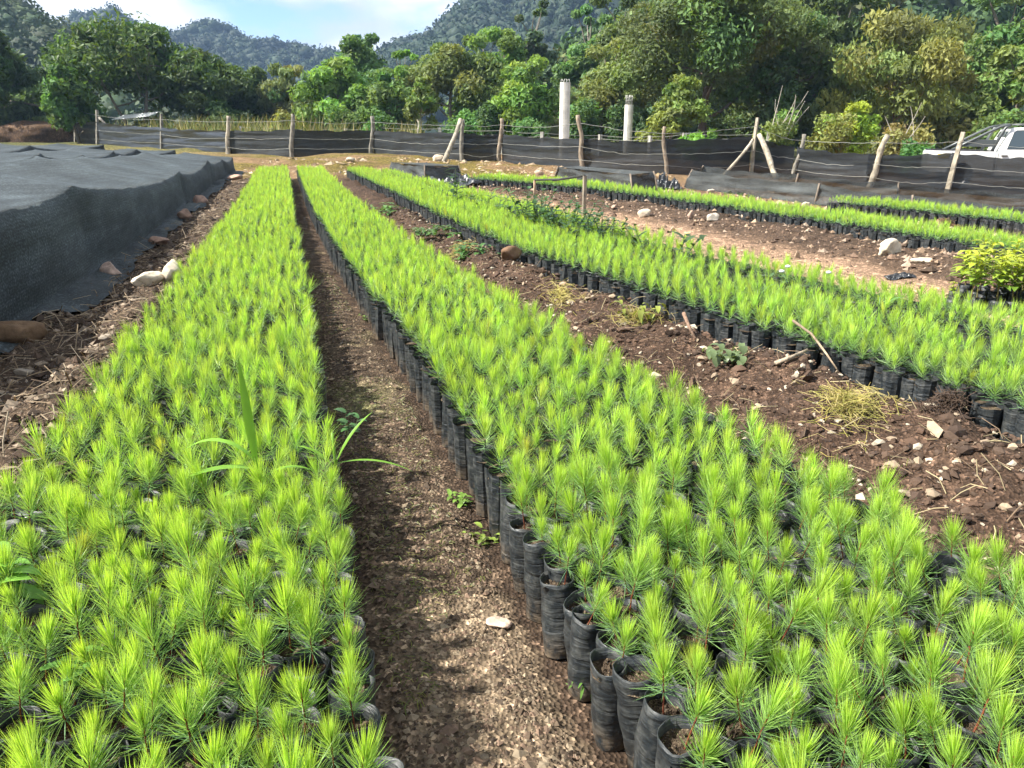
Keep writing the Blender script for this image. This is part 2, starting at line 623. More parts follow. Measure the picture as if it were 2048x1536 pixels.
BEDS = {
    1: (edge([(.2, -1.08), (2.3, -1.66), (2.7, -1.78), (3.45, -1.97), (4.9, -2.37), (7.18, -2.98), (10.3, -3.80), (21, -6.70)]),
        edge([(.2, .02), (1.07, -.18), (1.79, -.38), (2.2, -.49), (2.91, -.70), (3.87, -.97), (5.63, -1.46), (10.3, -2.80), (21, -5.84)]), .5, 20.9),
    2: (edge([(.2, .60), (1.29, .215), (1.57, .12), (1.97, .005), (2.44, -.12), (3.22, -.34), (4.26, -.65), (5.71, -1.14), (8.46, -2.02), (13.7, -3.60), (21, -5.70)]),
        edge([(.2, 1.72), (1.71, 1.32), (2.06, 1.20), (2.53, 1.02), (3.11, .80), (3.98, .46), (5.52, -.10), (7.88, -.90), (11.6, -2.10), (18.6, -4.24), (21, -4.95)]), .5, 20.7),
    3: (edge([(1.2, 3.0), (2.86, 2.06), (3.36, 1.87), (4.0, 1.55), (4.75, 1.20), (6.0, .68), (7.58, .0), (10.56, -.98), (14.6, -2.28), (18.8, -3.75), (21, -4.5)]),
        edge([(1.2, 3.7), (3.77, 2.58), (4.9, 2.17), (6.2, 1.74), (7.5, 1.24), (8.28, .92), (10.9, -.08), (14.1, -1.22), (18.6, -2.98), (21, -3.9)]), 1.6, 20.4),
    4: (edge([(1.2, 3.92), (3.77, 2.80), (4.9, 2.40), (6.2, 1.97), (7.5, 1.47), (8.28, 1.13), (10.9, .10), (14.1, -1.10), (18.6, -2.88), (21, -3.8)]),
        edge([(1.2, 4.55), (4.6, 3.13), (5.33, 2.88), (6.32, 2.44), (7.52, 1.94), (8.96, 1.38), (11.6, .50), (13.6, -.36), (16.4, -1.6), (18.6, -2.52), (21, -3.5)]), 2.6, 19.6),
    5: (edge([(5, 5.65), (8.22, 4.84), (9.97, 4.28), (11.6, 3.52), (13.8, 2.40), (15.6, 1.24), (17, -.05), (17.8, -1.1)]),
        edge([(5, 6.6), (8.55, 5.64), (10.4, 5.10), (11.6, 4.50), (12.5, 4.0), (13.7, 3.25), (15.8, 1.86), (17, .75), (17.8, -.25)]), 5.4, 17.8),
    6: (edge([(8, 9.1), (9, 8.55), (11.2, 7.30), (12.8, 6.34), (13.9, 5.50)]),
        edge([(8, 10.0), (9, 9.5), (11.2, 8.25), (12.8, 7.25), (13.9, 6.4)]), 8.6, 13.9),
}
BAG_H = 0.24


def h0(x, y):
    """Broad lie of the land."""
    x, y = np.asarray(x, float), np.asarray(y, float)
    r = 0.026 * (sp(y - 10, .6) - sp(y - 62, .3))
    r = r - 0.058 * (sp(x - 4) - sp(x - 17, .6)) * ss(y, 4, 16)
    return r


def bank(x, y):
    """Soil heaped between the beds, spoil along the fence, small relief."""
    L = {b: (BEDS[b][0](y), BEDS[b][1](y)) for b in BEDS}
    z = np.zeros(np.broadcast(x, y).shape)
    inb = np.zeros_like(z)
    for b, (l, r) in L.items():
        m = (x > l - .03) & (x < r + .03) & (y > BEDS[b][2]) & (y < BEDS[b][3])
        inb = np.where(m, 1.0, inb)
    w = np.clip((x - L[2][1]) / np.maximum(L[3][0] - L[2][1], .05), 0, 1)
    m23 = (x > L[2][1]) & (x < L[3][0]) & (y < 21)
    z = np.where(m23, .06 + .12 * ss(w, .1, .95), z)
    w = np.clip((x - L[4][1]) / np.maximum(L[5][0] - L[4][1], .05), 0, 1)
    m45 = (x > L[4][1]) & (x < L[5][0]) & (y < 18.5) & (y > 2)
    z = np.where(m45, .02 + .14 * ss(w, .5, .98), z)
    m56 = (x > L[5][1]) & (x < L[6][0]) & (y > 8) & (y < 15)
    z = np.where(m56, .07, z)
    mL = (x < L[1][0]) & (x > L[1][0] - 1.0) & (y < 21)
    w = np.clip((L[1][0] - x) / 1.0, 0, 1)
    z = np.where(mL, .11 * ss(1 - w, 0.2, .95), z)
    n = .030 * fbm2(x, y, 2.3, 4, 3) + .018 * fbm2(x, y, 13, 3, 9)
    amp = np.where(m23 | mL, 1.3, np.where(m45, 1.1, .55))
    far = ss(y, 20, 26)
    z = z + n * amp * (1 - inb) + far * (.09 * fbm2(x, y, .55, 4, 21) + .05)
    z = np.where(inb > 0, -.012, z)
    return z


def gz(x, y):
    return h0(x, y) + bank(np.asarray(x, float), np.asarray(y, float))


def ground_colour(x, y):
    L = {b: (BEDS[b][0](y), BEDS[b][1](y)) for b in BEDS}
    soil = np.array([.060, .040, .027])
    c = np.broadcast_to(soil, x.shape + (3,)).copy()

    def put(m, col):
        m = np.clip(m, 0, 1)[..., None]
        c[...] = c * (1 - m) + np.array(col) * m
    nb = fbm2(x, y, 1.3, 4, 31) * .5 + .5
    # walking path between the first two beds: tan gravel
    put(((x > L[1][1]) & (x < L[2][0]) & (y < 21)) * 1.0, (.085, .060, .040))
    put(((x > L[1][1]) & (x < L[2][0]) & (y < 21)) * ss(nb, .5, .75), (.165, .122, .080))
    put(((x > L[1][1]) & (x < L[2][0]) & (y > 2.2)) * ss(nb, .55, .8) * .6, (.10, .115, .035))
    put(((x > L[2][1]) & (x < L[3][0]) & (y < 21)) * 1.0, (.072, .045, .030))
    w = (x - L[4][1]) / np.maximum(L[5][0] - L[4][1], .05)
    m45 = (x > L[4][1]) & (x < L[5][0]) & (y < 18.5)
    put(m45 * (1 - ss(w, .55, .78)), (.33, .215, .140))
    put(m45 * ss(w, .55, .78), (.085, .056, .038))
    put(((x < L[1][0]) & (y < 24)) * 1.0, (.085, .060, .040))
    put(((x > L[5][1]) & (y < 30)) * 1.0, (.20, .125, .075))
    put(ss(y, 18.5, 22), (.21, .135, .070))
    moss = ss(fbm2(x, y, .8, 4, 47) * .5 + .5, .45, .62) * ss(y, 19, 23)
    put(moss * (x < 3) * .9, (.135, .105, .022))
    put(ss(y, 30, 37) * .85, (.14, .13, .045))
    put(ss(y, 36, 52) * (.4 + .6 * nb), (.055, .075, .022))
    return c


# ------------------------------------------------------------------ ground: one sheet out to the horizon
def build_ground():
    u = np.linspace(-7.6, 7.6, 330)
    k = np.arange(420)
    yf = .45 * 1.0193 ** k
    y = np.concatenate([[-400, -120, -40, -15, -6, -2.5, -1, -.3, .15], yf])
    U, Y = np.meshgrid(u, y, indexing='xy')
    X = (1 + .35 * np.maximum(Y, 0)) * .5 * np.sinh(U)
    X = np.clip(X, -1400, 1400)
    Z = np.where(Y < 60, gz(X, np.minimum(Y, 60)), h0(X, Y) + .1)
    m = np.abs(X) > 60
    Z = np.where(m, h0(X, Y), Z)
    C = ground_colour(X, Y)
    mb = MB()
    mb.add(np.stack([X, Y, Z], -1).reshape(-1, 3), grid_quads(len(y), len(u))[:, ::-1], None, C.reshape(-1, 3))
    return structure('ground', mb, M_GROUND)


build_ground()

# ------------------------------------------------------------------ hills
def build_hill(name, ridge, D, depth_front, depth_back, col, seed, crowns, crown_r, leaf, nl, toe=None, cols=None, span=None, vmin=.02):
    rx = np.array([p[0] for p in ridge], float)
    rz = np.array([p[1] for p in ridge], float)
    u = np.linspace(rx[0], rx[-1], 160)
    v = np.concatenate([np.linspace(0, 1, 46), 1 + np.linspace(0, 1, 16)[1:]])

    def surf(x, vv):
        top = np.interp(x, rx, rz)
        f = np.where(vv <= 1, np.sin(np.clip(vv, 0, 1) * np.pi / 2) ** 1.15, np.cos((vv - 1) * np.pi / 2 * .8))
        yy = np.where(vv <= 1, D - depth_front * (1 - vv), D + depth_back * (vv - 1))
        n = fbm2(x, yy, 9.0 / depth_front, 4, seed)
        z = top * f * (1 + .16 * n * (1 - np.clip(vv, 0, 1) ** 6)) - 1.0
        sx = x * (yy / D)
        return sx, yy, z
    Ug, Vg = np.meshgrid(u, v, indexing='ij')
    X, Y, Z = surf(Ug, Vg)
    mb = MB()
    mb.add(np.stack([X, Y, Z], -1).reshape(-1, 3), grid_quads(len(u), len(v)), None, (.011, .021, .011))
    hill = structure(name, mb, M_HILL)
    # woodland cover: uncountable mass of crowns, each a cloud of leaf-clump faces
    r = np.random.default_rng(seed)
    span = span or (rx[0], rx[-1])
    cu = r.uniform(span[0], span[1], crowns)
    cv = r.uniform(vmin, 1.04, crowns) ** .85
    ridge_n = crowns // 9
    cv[:ridge_n] = r.uniform(.975, 1.03, ridge_n)
    X, Y, Z = surf(cu, cv)
    cr = crown_r * r.uniform(.55, 1.25, crowns)
    d = r.normal(size=(crowns, nl, 3))
    d /= np.linalg.norm(d, axis=2, keepdims=True)
    d[..., 2] = np.abs(d[..., 2]) * .95 - .1
    lump = .95 + .14 * r.normal(size=(crowns, nl, 1)).clip(-2, 1.5)
    P = np.stack([X, Y, Z + cr * .35], -1)[:, None] + d * lump * cr[:, None, None] * np.array([1, 1, .9])
    s = leaf * r.uniform(.6, 1.4, (crowns, nl, 1))
    a = r.normal(size=(crowns, nl, 3))
    nrm = d + .6 * a
    nrm /= np.linalg.norm(nrm, axis=2, keepdims=True)
    t = np.cross(nrm, r.normal(size=nrm.shape))
    t /= np.linalg.norm(t, axis=2, keepdims=True)
    b = np.cross(nrm, t)
    Vv = np.stack([P - t * s, P - b * s * .7, P + t * s, P + b * s * .7], 2).reshape(-1, 3)
    nq = crowns * nl
    base = np.array(cols or [col])
    cc = base[r.integers(0, len(base), crowns)] * r.uniform(.75, 1.3, (crowns, 1)) * (1 + .35 * fbm2(X, Y, 6.0 / depth_front, 3, seed + 3))[:, None]
    cl = np.repeat(cc[:, None], nl, 1) * r.uniform(.75, 1.25, (crowns, nl, 1))
    Cv = np.repeat(cl.reshape(-1, 3), 4, 0)
    mb = MB()
    mb.add(Vv, np.arange(nq * 4).reshape(-1, 4), None, Cv)
    iv, it = ICO[1]
    for k in range(8):
        sel = np.arange(k, crowns, 8)
        f = 1 + .30 * fbm3(iv + k * 3.1, 1.8, 3, seed + k)
        pr = (iv * f[:, None] * np.array([1, 1, .8]), np.zeros((0, 4), int), it, np.repeat(1 + .3 * fbm3(iv + k, 3.0, 2, k)[:, None], 3, 1))
        mb.add(*scatter(pr, np.stack([X[sel], Y[sel], Z[sel] + cr[sel] * .3], 1), cr[sel] * .76, r.uniform(0, 6.28, len(sel)), None, cc[sel]))
    return mb


H0 = [(-230, 43), (-175, 43), (-155, 32), (-120, 27), (-116, 26), (-113, 24), (-109, 23), (-106, 22), (-100, 20), (-93, 17), (-84, 13), (-60, 5), (-40, 1)]
H1 = [(-620, 32), (-403, 46), (-302, 58), (-285, 64), (-273, 67), (-263, 67), (-240, 61), (-223, 60), (-212, 60), (-197, 61), (-186, 58), (-175, 52), (-166, 51), (-152, 53), (-142, 53), (-126, 51), (-107, 48), (-74, 40), (-41, 31), (60, 22)]
H2 = [(-160, 1), (-117, 10), (-88, 27), (-66, 41), (-60, 45), (-52, 47), (-41, 50), (-32, 56), (-21, 62), (-6, 71), (20, 87), (70, 108), (146, 121), (295, 130), (420, 123)]
H3 = [(-6, 2), (0, 4.5), (6, 8.5), (13, 12.5), (21, 18), (37, 22), (68, 27), (95, 27)]
for nm, lab, args in (
    ('hill', 'dark wooded slope of the nearer hill at far left', (H0, 200, 110, 80, (.05, .085, .03), 5, 900, 3.4, .40, 76, None, [(.032, .058, .02), (.042, .062, .02), (.026, .05, .02)], (-172, -50), .02)),
    ('hill', 'blue-green forest covering the distant hill behind the left trees', (H1, 550, 260, 200, (.04, .07, .035), 6, 2900, 4.5, .75, 22, None, [(.012, .027, .012), (.015, .031, .013)], (-420, -20), .12)),  # leaf colours darkened to stand in for cloud shadow on the hill
    ('hill', 'forest covering the steep mountain rising out of frame', (H2, 450, 250, 200, (.04, .075, .035), 7, 3000, 4.4, .74, 22, None, [(.013, .030, .013), (.017, .035, .014)], (-130, 110), .08)),  # cloud shadow put into the dark leaf colours here too
    ('hill', 'thick green woodland on the slope behind the right trees', (H3, 95, 36, 40, (.05, .10, .03), 8, 380, 2.6, .32, 150, None, [(.045, .085, .026), (.075, .11, .03), (.05, .10, .035), (.085, .095, .03)], (0, 75), .1)),
):
    mbh = build_hill(nm, *args)
    tag(link('forest', mbh.mesh('forest', M_FAR, True)), lab, 'forest', kind='stuff')

# ------------------------------------------------------------------ air: faint even haze round the whole place
def build_haze():
    me = MB()
    box(me, (0, 500, 84), (2900, 1860, 174))
    o = link('haze', me.mesh('haze', []))
    tag(o, 'faint bluish haze over the far hills', 'haze', kind='stuff')
    m = bpy.data.materials.new('haze_air')
    m.use_nodes = True
    nt = m.node_tree
    nt.nodes.clear()
    out = nt.nodes.new('ShaderNodeOutputMaterial')
    v = nt.nodes.new('ShaderNodeVolumePrincipled')
    v.inputs['Color'].default_value = (.42, .64, 1.0, 1)
    v.inputs['Density'].default_value = .00040
    v.inputs['Anisotropy'].default_value = .0
    nt.links.new(v.outputs[0], out.inputs['Volume'])
    o.data.materials.append(m)


HAZE = True
if HAZE:
    build_haze()

# ------------------------------------------------------------------ trees and bushes
def leaf_cloud(mb, tips, rad, n, size, col, r, flat=.75, hang=0.0, cvar=.28):
    """Leaf-sized folded faces spread through clumps round the branch tips."""
    tips = np.asarray(tips)
    k = r.integers(0, len(tips), n)
    d = r.normal(size=(n, 3))
    d /= np.linalg.norm(d, axis=1, keepdims=True)
    rr = np.asarray(rad)[k] * r.uniform(.15, 1.0, n) ** .55
    P = tips[k] + d * rr[:, None] * np.array([1, 1, flat])
    nrm = d * .8 + r.normal(size=(n, 3)) * .7 + np.array([0, 0, .55])
    nrm /= np.linalg.norm(nrm, axis=1, keepdims=True)
    t = np.cross(nrm, r.normal(size=(n, 3)))
    t[:, 2] -= hang
    t /= np.linalg.norm(t, axis=1, keepdims=True)
    b = np.cross(nrm, t)
    s = (size * r.uniform(.6, 1.35, n))[:, None]
    V = np.stack([P - t * s, P - b * s * .42 + nrm * s * .12, P + t * s, P + b * s * .42 + nrm * s * .12], 1)
    clump = r.uniform(1 - cvar, 1 + cvar, len(tips))[k][:, None]
    hue = (r.normal(size=(len(tips), 3)) * np.array([.10, .05, .08]))[k]
    C = np.asarray(col) * clump * r.uniform(.75, 1.25, (n, 1)) * (1 + hue)
    C = np.clip(C, .004, 1)
    mb.add(V.reshape(-1, 3), np.arange(n * 4).reshape(-1, 4), None, np.repeat(C, 4, 0))


def limb(r, p0, d, L, seg, up=.15, wob=.18):
    P = [np.array(p0, float)]
    d = np.array(d, float) / np.linalg.norm(d)
    for i in range(seg):
        d = d + r.normal(size=3) * wob + np.array([0, 0, up])
        d /= np.linalg.norm(d)
        P.append(P[-1] + d * L / seg)
    return np.array(P)


def make_tree(name, label, x, y, H, Rc, col, nleaf, leaf=.17, base=.32, stems=1, bark=(.16, .13, .10), group=None, seed=0, cat='tree', flat=.7, hang=.0, lean=(0, 0), clump=.34):
    r = np.random.default_rng(seed)
    z = float(gz(x, y)) - .08 if y < 58 else float(h0(x, y))
    root = thing(name, label, cat, (x, y, z), 0, group)
    O = np.array([x, y, z])
    tb, cb, tips, rads = MB(), MB(), [], []
    for s in range(stems):
        a = r.uniform(0, 6.28)
        off = np.array([math.cos(a), math.sin(a), 0]) * (.0 if stems == 1 else .12 * Rc)
        d0 = np.array([math.cos(a) * .25 * (stems > 1) + lean[0], math.sin(a) * .25 * (stems > 1) + lean[1], 1])
        TH = H * r.uniform(.62, .78)
        T = limb(r, O + off, d0, TH, 9, .05, .09)
        r0 = .019 * H * (1.1 if stems == 1 else .7) + .03
        tube(tb, T, np.linspace(r0, r0 * .28, len(T)), 8, np.array(bark) * r.uniform(.8, 1.2), False, .15, seed)
        nl = max(5, int(9 / stems) + 2)
        for i in range(nl):
            f = base + (1 - base) * (i + r.uniform(0, .9)) / nl
            q = f * (len(T) - 1)
            i0 = min(int(q), len(T) - 2)
            p = T[i0] + (T[i0 + 1] - T[i0]) * (q - i0)
            an = i * 2.4 + r.uniform(-.5, .5)
            prof = math.sin(math.pi * min(1, .22 + .78 * ((f - base) / max(.05, 1 - base)) ** .8)) ** .6 if f < .97 else .5
            Lb = Rc * r.uniform(.62, 1.0) * max(.42, prof)
            Bp = limb(r, p, (math.cos(an), math.sin(an), r.uniform(.05, .55)), Lb, 5, .10, .16)
            tube(tb, Bp, np.linspace(r0 * .42, r0 * .08, len(Bp)), 5, np.array(bark) * r.uniform(.8, 1.2), False)
            tips.append(Bp[-1]); rads.append(clump * Rc * r.uniform(.7, 1.25))
            tips.append(Bp[3]); rads.append(clump * Rc * r.uniform(.6, 1.0))
            for j in range(2):
                a2 = an + r.uniform(-1.2, 1.2)
                Cp = limb(r, Bp[2 + j], (math.cos(a2), math.sin(a2), r.uniform(.0, .8)), Lb * .55, 4, .1, .2)
                tube(tb, Cp, np.linspace(r0 * .2, r0 * .05, len(Cp)), 4, np.array(bark), False)
                tips.append(Cp[-1]); rads.append(clump * Rc * r.uniform(.55, 1.0))
        top = T[-1]
        for j in range(4):
            a2 = j * 1.57 + r.uniform(-.4, .4)
            Cp = limb(r, top, (math.cos(a2) * .7, math.sin(a2) * .7, 1), (H - TH) * r.uniform(.6, .95), 4, .1, .15)
            tube(tb, Cp, np.linspace(r0 * .28, r0 * .06, len(Cp)), 4, np.array(bark), False)
            tips.append(Cp[-1]); rads.append(clump * Rc * r.uniform(.5, .85))
    leaf_cloud(cb, tips, rads, int(nleaf * .84), leaf * 1.06, col, r, flat, hang)
    part('trunk', tb, M_BARK, root)
    part('crown', cb, M_LEAF, root, False)
    return root


def make_bush(name, label, x, y, H, Rc, col, nleaf, leaf=.13, seed=0, cat='bush', group=None, hang=0.0, twigs=0):
    r = np.random.default_rng(seed)
    z = float(gz(x, y)) - .05 if y < 58 else float(h0(x, y))
    root = thing(name, label, cat, (x, y, z), 0, group)
    tb, cb, tips, rads = MB(), MB(), [], []
    for i in range(11):
        a = i * 2.4
        f = math.sqrt((i + .5) / 11)
        d = (math.cos(a) * f * .9 * Rc / H, math.sin(a) * f * .9 * Rc / H, 1)
        P = limb(r, (x + r.normal() * .05, y + r.normal() * .05, z), d, H * (1.0 - .35 * f) * r.uniform(.75, .95), 6, .05, .12)
        tube(tb, P, np.linspace(.012 * H + .008, .006, len(P)), 5, (.15, .12, .08), False)
        for q in (3, 4, 5, 6):
            tips.append(P[q]); rads.append(.30 * Rc * r.uniform(.7, 1.25))
    for i in range(twigs):
        P = limb(r, (x + r.normal() * Rc * .3, y - Rc * .3, z + H * .4), (r.normal() * .4, r.normal() * .2, 1), H * r.uniform(.6, .9), 5, .02, .08)
        tube(tb, P, np.linspace(.025, .008, len(P)), 4, (.35, .32, .26), False)
    leaf_cloud(cb, tips, rads, nleaf, leaf, col, r, .8, hang)
    part('stems', tb, M_BARK, root)
    part('foliage', cb, M_LEAF, root, False)
    return root


DK, MD, OL, YG, BL, LG = (.026, .050, .018), (.045, .090, .022), (.085, .088, .026), (.14, .19, .025), (.035, .075, .032), (.070, .125, .030)
TREES = [
    # label, x, y, height, crown radius, colour, leaves, leaf, base, stems, bark, seed
    ('very dark tree cut by the left edge of the picture', -31.2, 49.5, 7.6, 2.9, DK, 8000, .19, .15, 1, (.10, .09, .08), 11),
    ('dark tree next in from the left picture edge, behind the earth mound', -29.2, 53.5, 6.2, 2.4, DK, 6500, .19, .15, 1, (.10, .09, .08), 12),
    ('broad dark umbrella-shaped tree with several pale stems, largest at left', -22.9, 50.0, 7.0, 4.3, (.034, .062, .020), 15000, .19, .38, 3, (.17, .15, .12), 13),
    ('small mid-green tree left of the broad dark umbrella tree', -24.6, 46.0, 4.5, 1.8, (.042, .085, .022), 5000, .16, .12, 1, (.15, .13, .10), 14),
    ('dark rounded tree right of the broad umbrella tree', -18.3, 50.0, 5.2, 2.9, (.034, .060, .020), 10500, .18, .12, 1, (.13, .11, .09), 15),
    ('lower dark green tree where the left trees step down', -16.2, 53.0, 4.7, 2.1, (.036, .064, .022), 6000, .18, .10, 1, (.13, .11, .09), 16),
    ('greyish green drooping tree in the dip between the hills', -14.0, 52.0, 5.0, 2.2, (.068, .088, .038), 8000, .17, .06, 1, (.18, .15, .12), 17),
    ('fresh green tree at the left end of the middle wood', -10.0, 44.0, 5.0, 2.3, (.075, .13, .032), 10500, .15, .10, 1, (.2, .18, .15), 18),
    ('tall bluish green tree with pale twin trunks, highest of the middle wood', -8.0, 48.0, 6.4, 2.5, (.055, .105, .042), 12000, .15, .30, 2, (.34, .31, .27), 19),
    ('slim bright green tree beside the tall pale-trunked one', -5.8, 46.0, 5.4, 1.0, (.075, .15, .032), 4500, .14, .10, 1, (.2, .18, .15), 20),
    ('olive brown spreading tree behind the leaning fence brace', -3.0, 44.0, 5.2, 3.0, (.076, .108, .034), 20000, .125, .30, 1, (.24, .21, .17), 21),
    ('taller green tree peeping over the olive spreading tree', -1.4, 52.0, 7.0, 2.4, (.058, .10, .030), 10000, .17, .25, 1, (.2, .17, .14), 22),
    ('dark lone crown standing against the blue mountain at top', 2.4, 58.0, 9.2, 1.5, (.034, .056, .028), 5000, .18, .45, 1, (.2, .18, .15), 23),
    ('pale leafy tree reaching the top edge right of the lone crown', 4.3, 50.0, 7.9, 1.9, (.055, .100, .036), 7500, .16, .2, 1, (.22, .19, .16), 24),
    ('khaki tree rising straight behind the taller concrete column', 4.4, 42.0, 5.9, 2.3, (.078, .100, .032), 14000, .12, .15, 1, (.2, .17, .13), 25),
    ('light green tree just left of the taller concrete column', .5, 40.5, 4.7, 1.9, (.075, .13, .030), 9000, .14, .08, 1, (.2, .17, .13), 26),
    ('huge brown-green tree with thick dark trunk, crown leaving the top edge', 8.8, 38.0, 9.6, 4.6, (.060, .086, .030), 32000, .122, .24, 1, (.13, .10, .08), 27),
    ('dark tree right of the huge brown-green one', 14.2, 44.0, 10.2, 3.8, (.050, .076, .030), 20000, .14, .12, 1, (.2, .18, .15), 28),
    ('shadowy tree above the yellow-green bush', 17.0, 43.0, 8.8, 3.0, (.046, .074, .028), 13000, .145, .10, 1, (.2, .18, .15), 29),
    ('big khaki tree hung with drooping leaves behind the pickup', 17.2, 35.0, 6.2, 3.5, (.092, .110, .034), 25000, .13, .10, 2, (.22, .17, .11), 30),
    ('green tree at the top corner above the pickup', 24.0, 43.0, 9.6, 3.6, (.062, .105, .030), 11000, .17, .10, 1, (.2, .17, .14), 31),
    ('leafy tree cut by the right edge behind the pickup cab', 21.6, 33.5, 5.6, 2.3, (.066, .100, .026), 9000, .15, .08, 1, (.2, .17, .13), 32),
    ('yellow-tinged young tree under the huge brown-green crown', 6.6, 34.5, 3.5, 1.5, (.090, .120, .030), 7000, .11, .12, 1, (.2, .16, .12), 33),
    ('thin pale-stemmed young tree in front of the middle wood', -4.6, 38.5, 3.4, 1.1, (.075, .110, .028), 3200, .12, .38, 1, (.40, .37, .30), 34),
    ('tall shaded tree behind the huge brown-green one', 11.6, 50.0, 12.0, 3.6, (.048, .080, .030), 13000, .17, .15, 1, (.2, .17, .14), 35),
    ('dusky tree filling the gap right of the khaki column tree', 6.3, 46.0, 8.4, 2.6, (.060, .090, .032), 15000, .13, .10, 1, (.2, .17, .14), 36),
    ('green tree between the olive spreading tree and the columns', -.4, 46.0, 6.2, 2.3, (.064, .11, .030), 10500, .15, .08, 1, (.2, .17, .13), 37),
    ('low dark tree at the foot of the tall pale-trunked tree', -6.6, 43.0, 4.2, 2.0, (.055, .098, .028), 8500, .14, .05, 1, (.2, .17, .13), 38),
    ('dark leafy tree between the huge trunk and the khaki tree', 12.6, 37.5, 6.5, 2.6, (.050, .074, .028), 14000, .13, .06, 1, (.15, .13, .1), 39),
    ('pale grassy-green tree behind the mound at far left', -34.5, 57.0, 6.5, 3.0, (.05, .085, .03), 6500, .2, .05, 1, (.15, .13, .1), 40),
]
for lab, x, y, H, Rc, col, nlf, lf, base, stems, bark, sd in TREES:
    make_tree('tree', lab, x, y, H, Rc, col, nlf, lf, base, stems, bark, 'trees behind the fence', sd, hang=.9 if 'drooping' in lab else .25)

BUSHES = [
    ('rounded dark green bush behind the fence left of the taller column', .6, 33.5, 1.9, 1.1, (.045, .10, .030), 3200, .10, 51),
    ('broad glossy bush behind the fence at the leaning brace', -2.2, 36.0, 1.9, 1.4, (.055, .115, .035), 3800, .11, 52),
    ('low dark bush behind the fence between the fourth and fifth posts', -6.5, 38.5, 1.9, 1.5, (.040, .085, .026), 3600, .11, 53),
    ('yellowish scrub bush at the left end of the middle wood', -12.0, 43.0, 2.0, 1.6, (.110, .120, .030), 3600, .12, 54),
    ('bright fresh green leafy plant behind the fence right of the second column', 6.6, 28.5, 1.6, .75, (.075, .16, .03), 1700, .13, 55),
    ('shrub with bare pale shoots behind the braced corner post', 9.6, 29.5, 2.4, 1.2, (.070, .105, .030), 4200, .09, 56),
    ('olive shrub behind the fence left of the leaning round post', 11.4, 29.0, 2.2, 1.4, (.100, .112, .030), 4600, .09, 57),
    ('brilliant yellow-green bush lit by the sun above the fence', 13.4, 32.0, 3.3, 1.15, (.135, .195, .030), 5200, .11, 58),
    ('brown-tinged thicket just left of the pickup', 14.2, 29.0, 2.3, 1.6, (.115, .108, .038), 5000, .09, 59),
    ('dark glossy bush touching the pickup tail', 13.6, 27.0, 1.5, 1.1, (.045, .105, .030), 3200, .10, 60),
    ('leafy bush behind the pickup cab', 18.6, 30.0, 3.2, 1.8, (.060, .095, .028), 5200, .11, 61),
    ('deep green thicket in the gap behind the two columns', 3.2, 38.0, 2.6, 1.7, (.040, .080, .026), 5200, .12, 62),
    ('scrubby bush under the broad dark umbrella tree', -21.0, 47.5, 1.9, 1.5, (.085, .105, .030), 3000, .12, 63),
    ('pale weedy bush beside the earth mound', -27.0, 49.0, 1.7, 1.6, (.115, .135, .035), 3000, .11, 64),
    ('bush at the foot of the dark rounded tree', -17.0, 47.0, 2.0, 1.8, (.060, .085, .028), 3600, .12, 65),
    ('thicket behind the second column, darkest of the bushes', 5.6, 39.5, 2.6, 1.6, (.032, .058, .020), 4400, .12, 66),
    ('weed-green bush between the mound and the left picture edge', -31.0, 48.0, 2.0, 1.4, (.07, .10, .03), 2600, .12, 67),
    ('green thicket between the olive tree and the light green tree', -1.2, 40.0, 2.6, 1.5, (.036, .072, .024), 4600, .12, 68),
    ('shady thicket under the huge tree', 9.6, 35.0, 2.4, 1.9, (.045, .066, .022), 5000, .11, 69),
    ('arching green thicket left of the fresh green tree', -8.6, 41.5, 2.4, 1.6, (.060, .105, .028), 4200, .11, 70),
    ('green thicket joining the dip trees to the middle wood', -11.6, 47.0, 3.2, 1.8, (.055, .080, .028), 4200, .13, 71),
]
for lab, x, y, H, Rc, col, nlf, lf, sd in BUSHES:
    make_bush('bush', lab, x, y, H, Rc, col, nlf, lf, sd, group='bushes behind the fence', twigs=7 if 'shoots' in lab else (4 if 'brown-tinged' in lab else 0))


def build_dry_grass():
    r = np.random.default_rng(77)
    n = 15000
    x = r.uniform(-40, -3, n)
    y = r.uniform(35, 56, n)
    fy = np.interp(x, [-25.6, -22.7, -17, -12, -9, -5.8, -1.75], [47.3, 44.1, 39, 34, 32.8, 33.2, 28.6])
    keep = (y > fy + 1.0) & (noise2(x, y, .35, 5) > -.35) & (x < -4 - (y - 36) * .12)
    x, y = x[keep], y[keep]
    n = len(x)
    z = np.where(y < 58, gz(x, y), h0(x, y))
    H = r.uniform(.75, 1.55, n) * (1 + .3 * noise2(x, y, .3, 8))
    a = r.uniform(0, 6.28, n)
    lean = r.uniform(.1, .5, n) * H
    w = r.uniform(.02, .05, n)
    P = np.stack([x, y, z], 1)
    s = np.stack([np.cos(a), np.sin(a), 0 * a], 1) * w[:, None]
    mid = P + np.stack([np.sin(a) * lean * .3, np.cos(a) * lean * .3, H * .6], 1)
    tip = P + np.stack([np.sin(a) * lean, np.cos(a) * lean, H], 1)
    V = np.stack([P - s, P + s, mid + s * .7, mid - s * .7, tip], 1).reshape(-1, 3)
    b = np.arange(n)[:, None] * 5
    pal = np.array([(.24, .22, .08), (.15, .18, .05), (.10, .15, .04), (.28, .25, .11)])
    C = pal[r.integers(0, 4, n)] * r.uniform(.7, 1.2, (n, 1))
    mb = MB()
    mb.add(V, b + np.array([[0, 1, 2, 3]]), b + np.array([[3, 2, 4]]), np.repeat(C, 5, 0))
    tag(link('grass', mb.mesh('grass', M_DRY)), 'tall yellowing grass beyond the fence at left', 'grass', kind='stuff')


build_dry_grass()

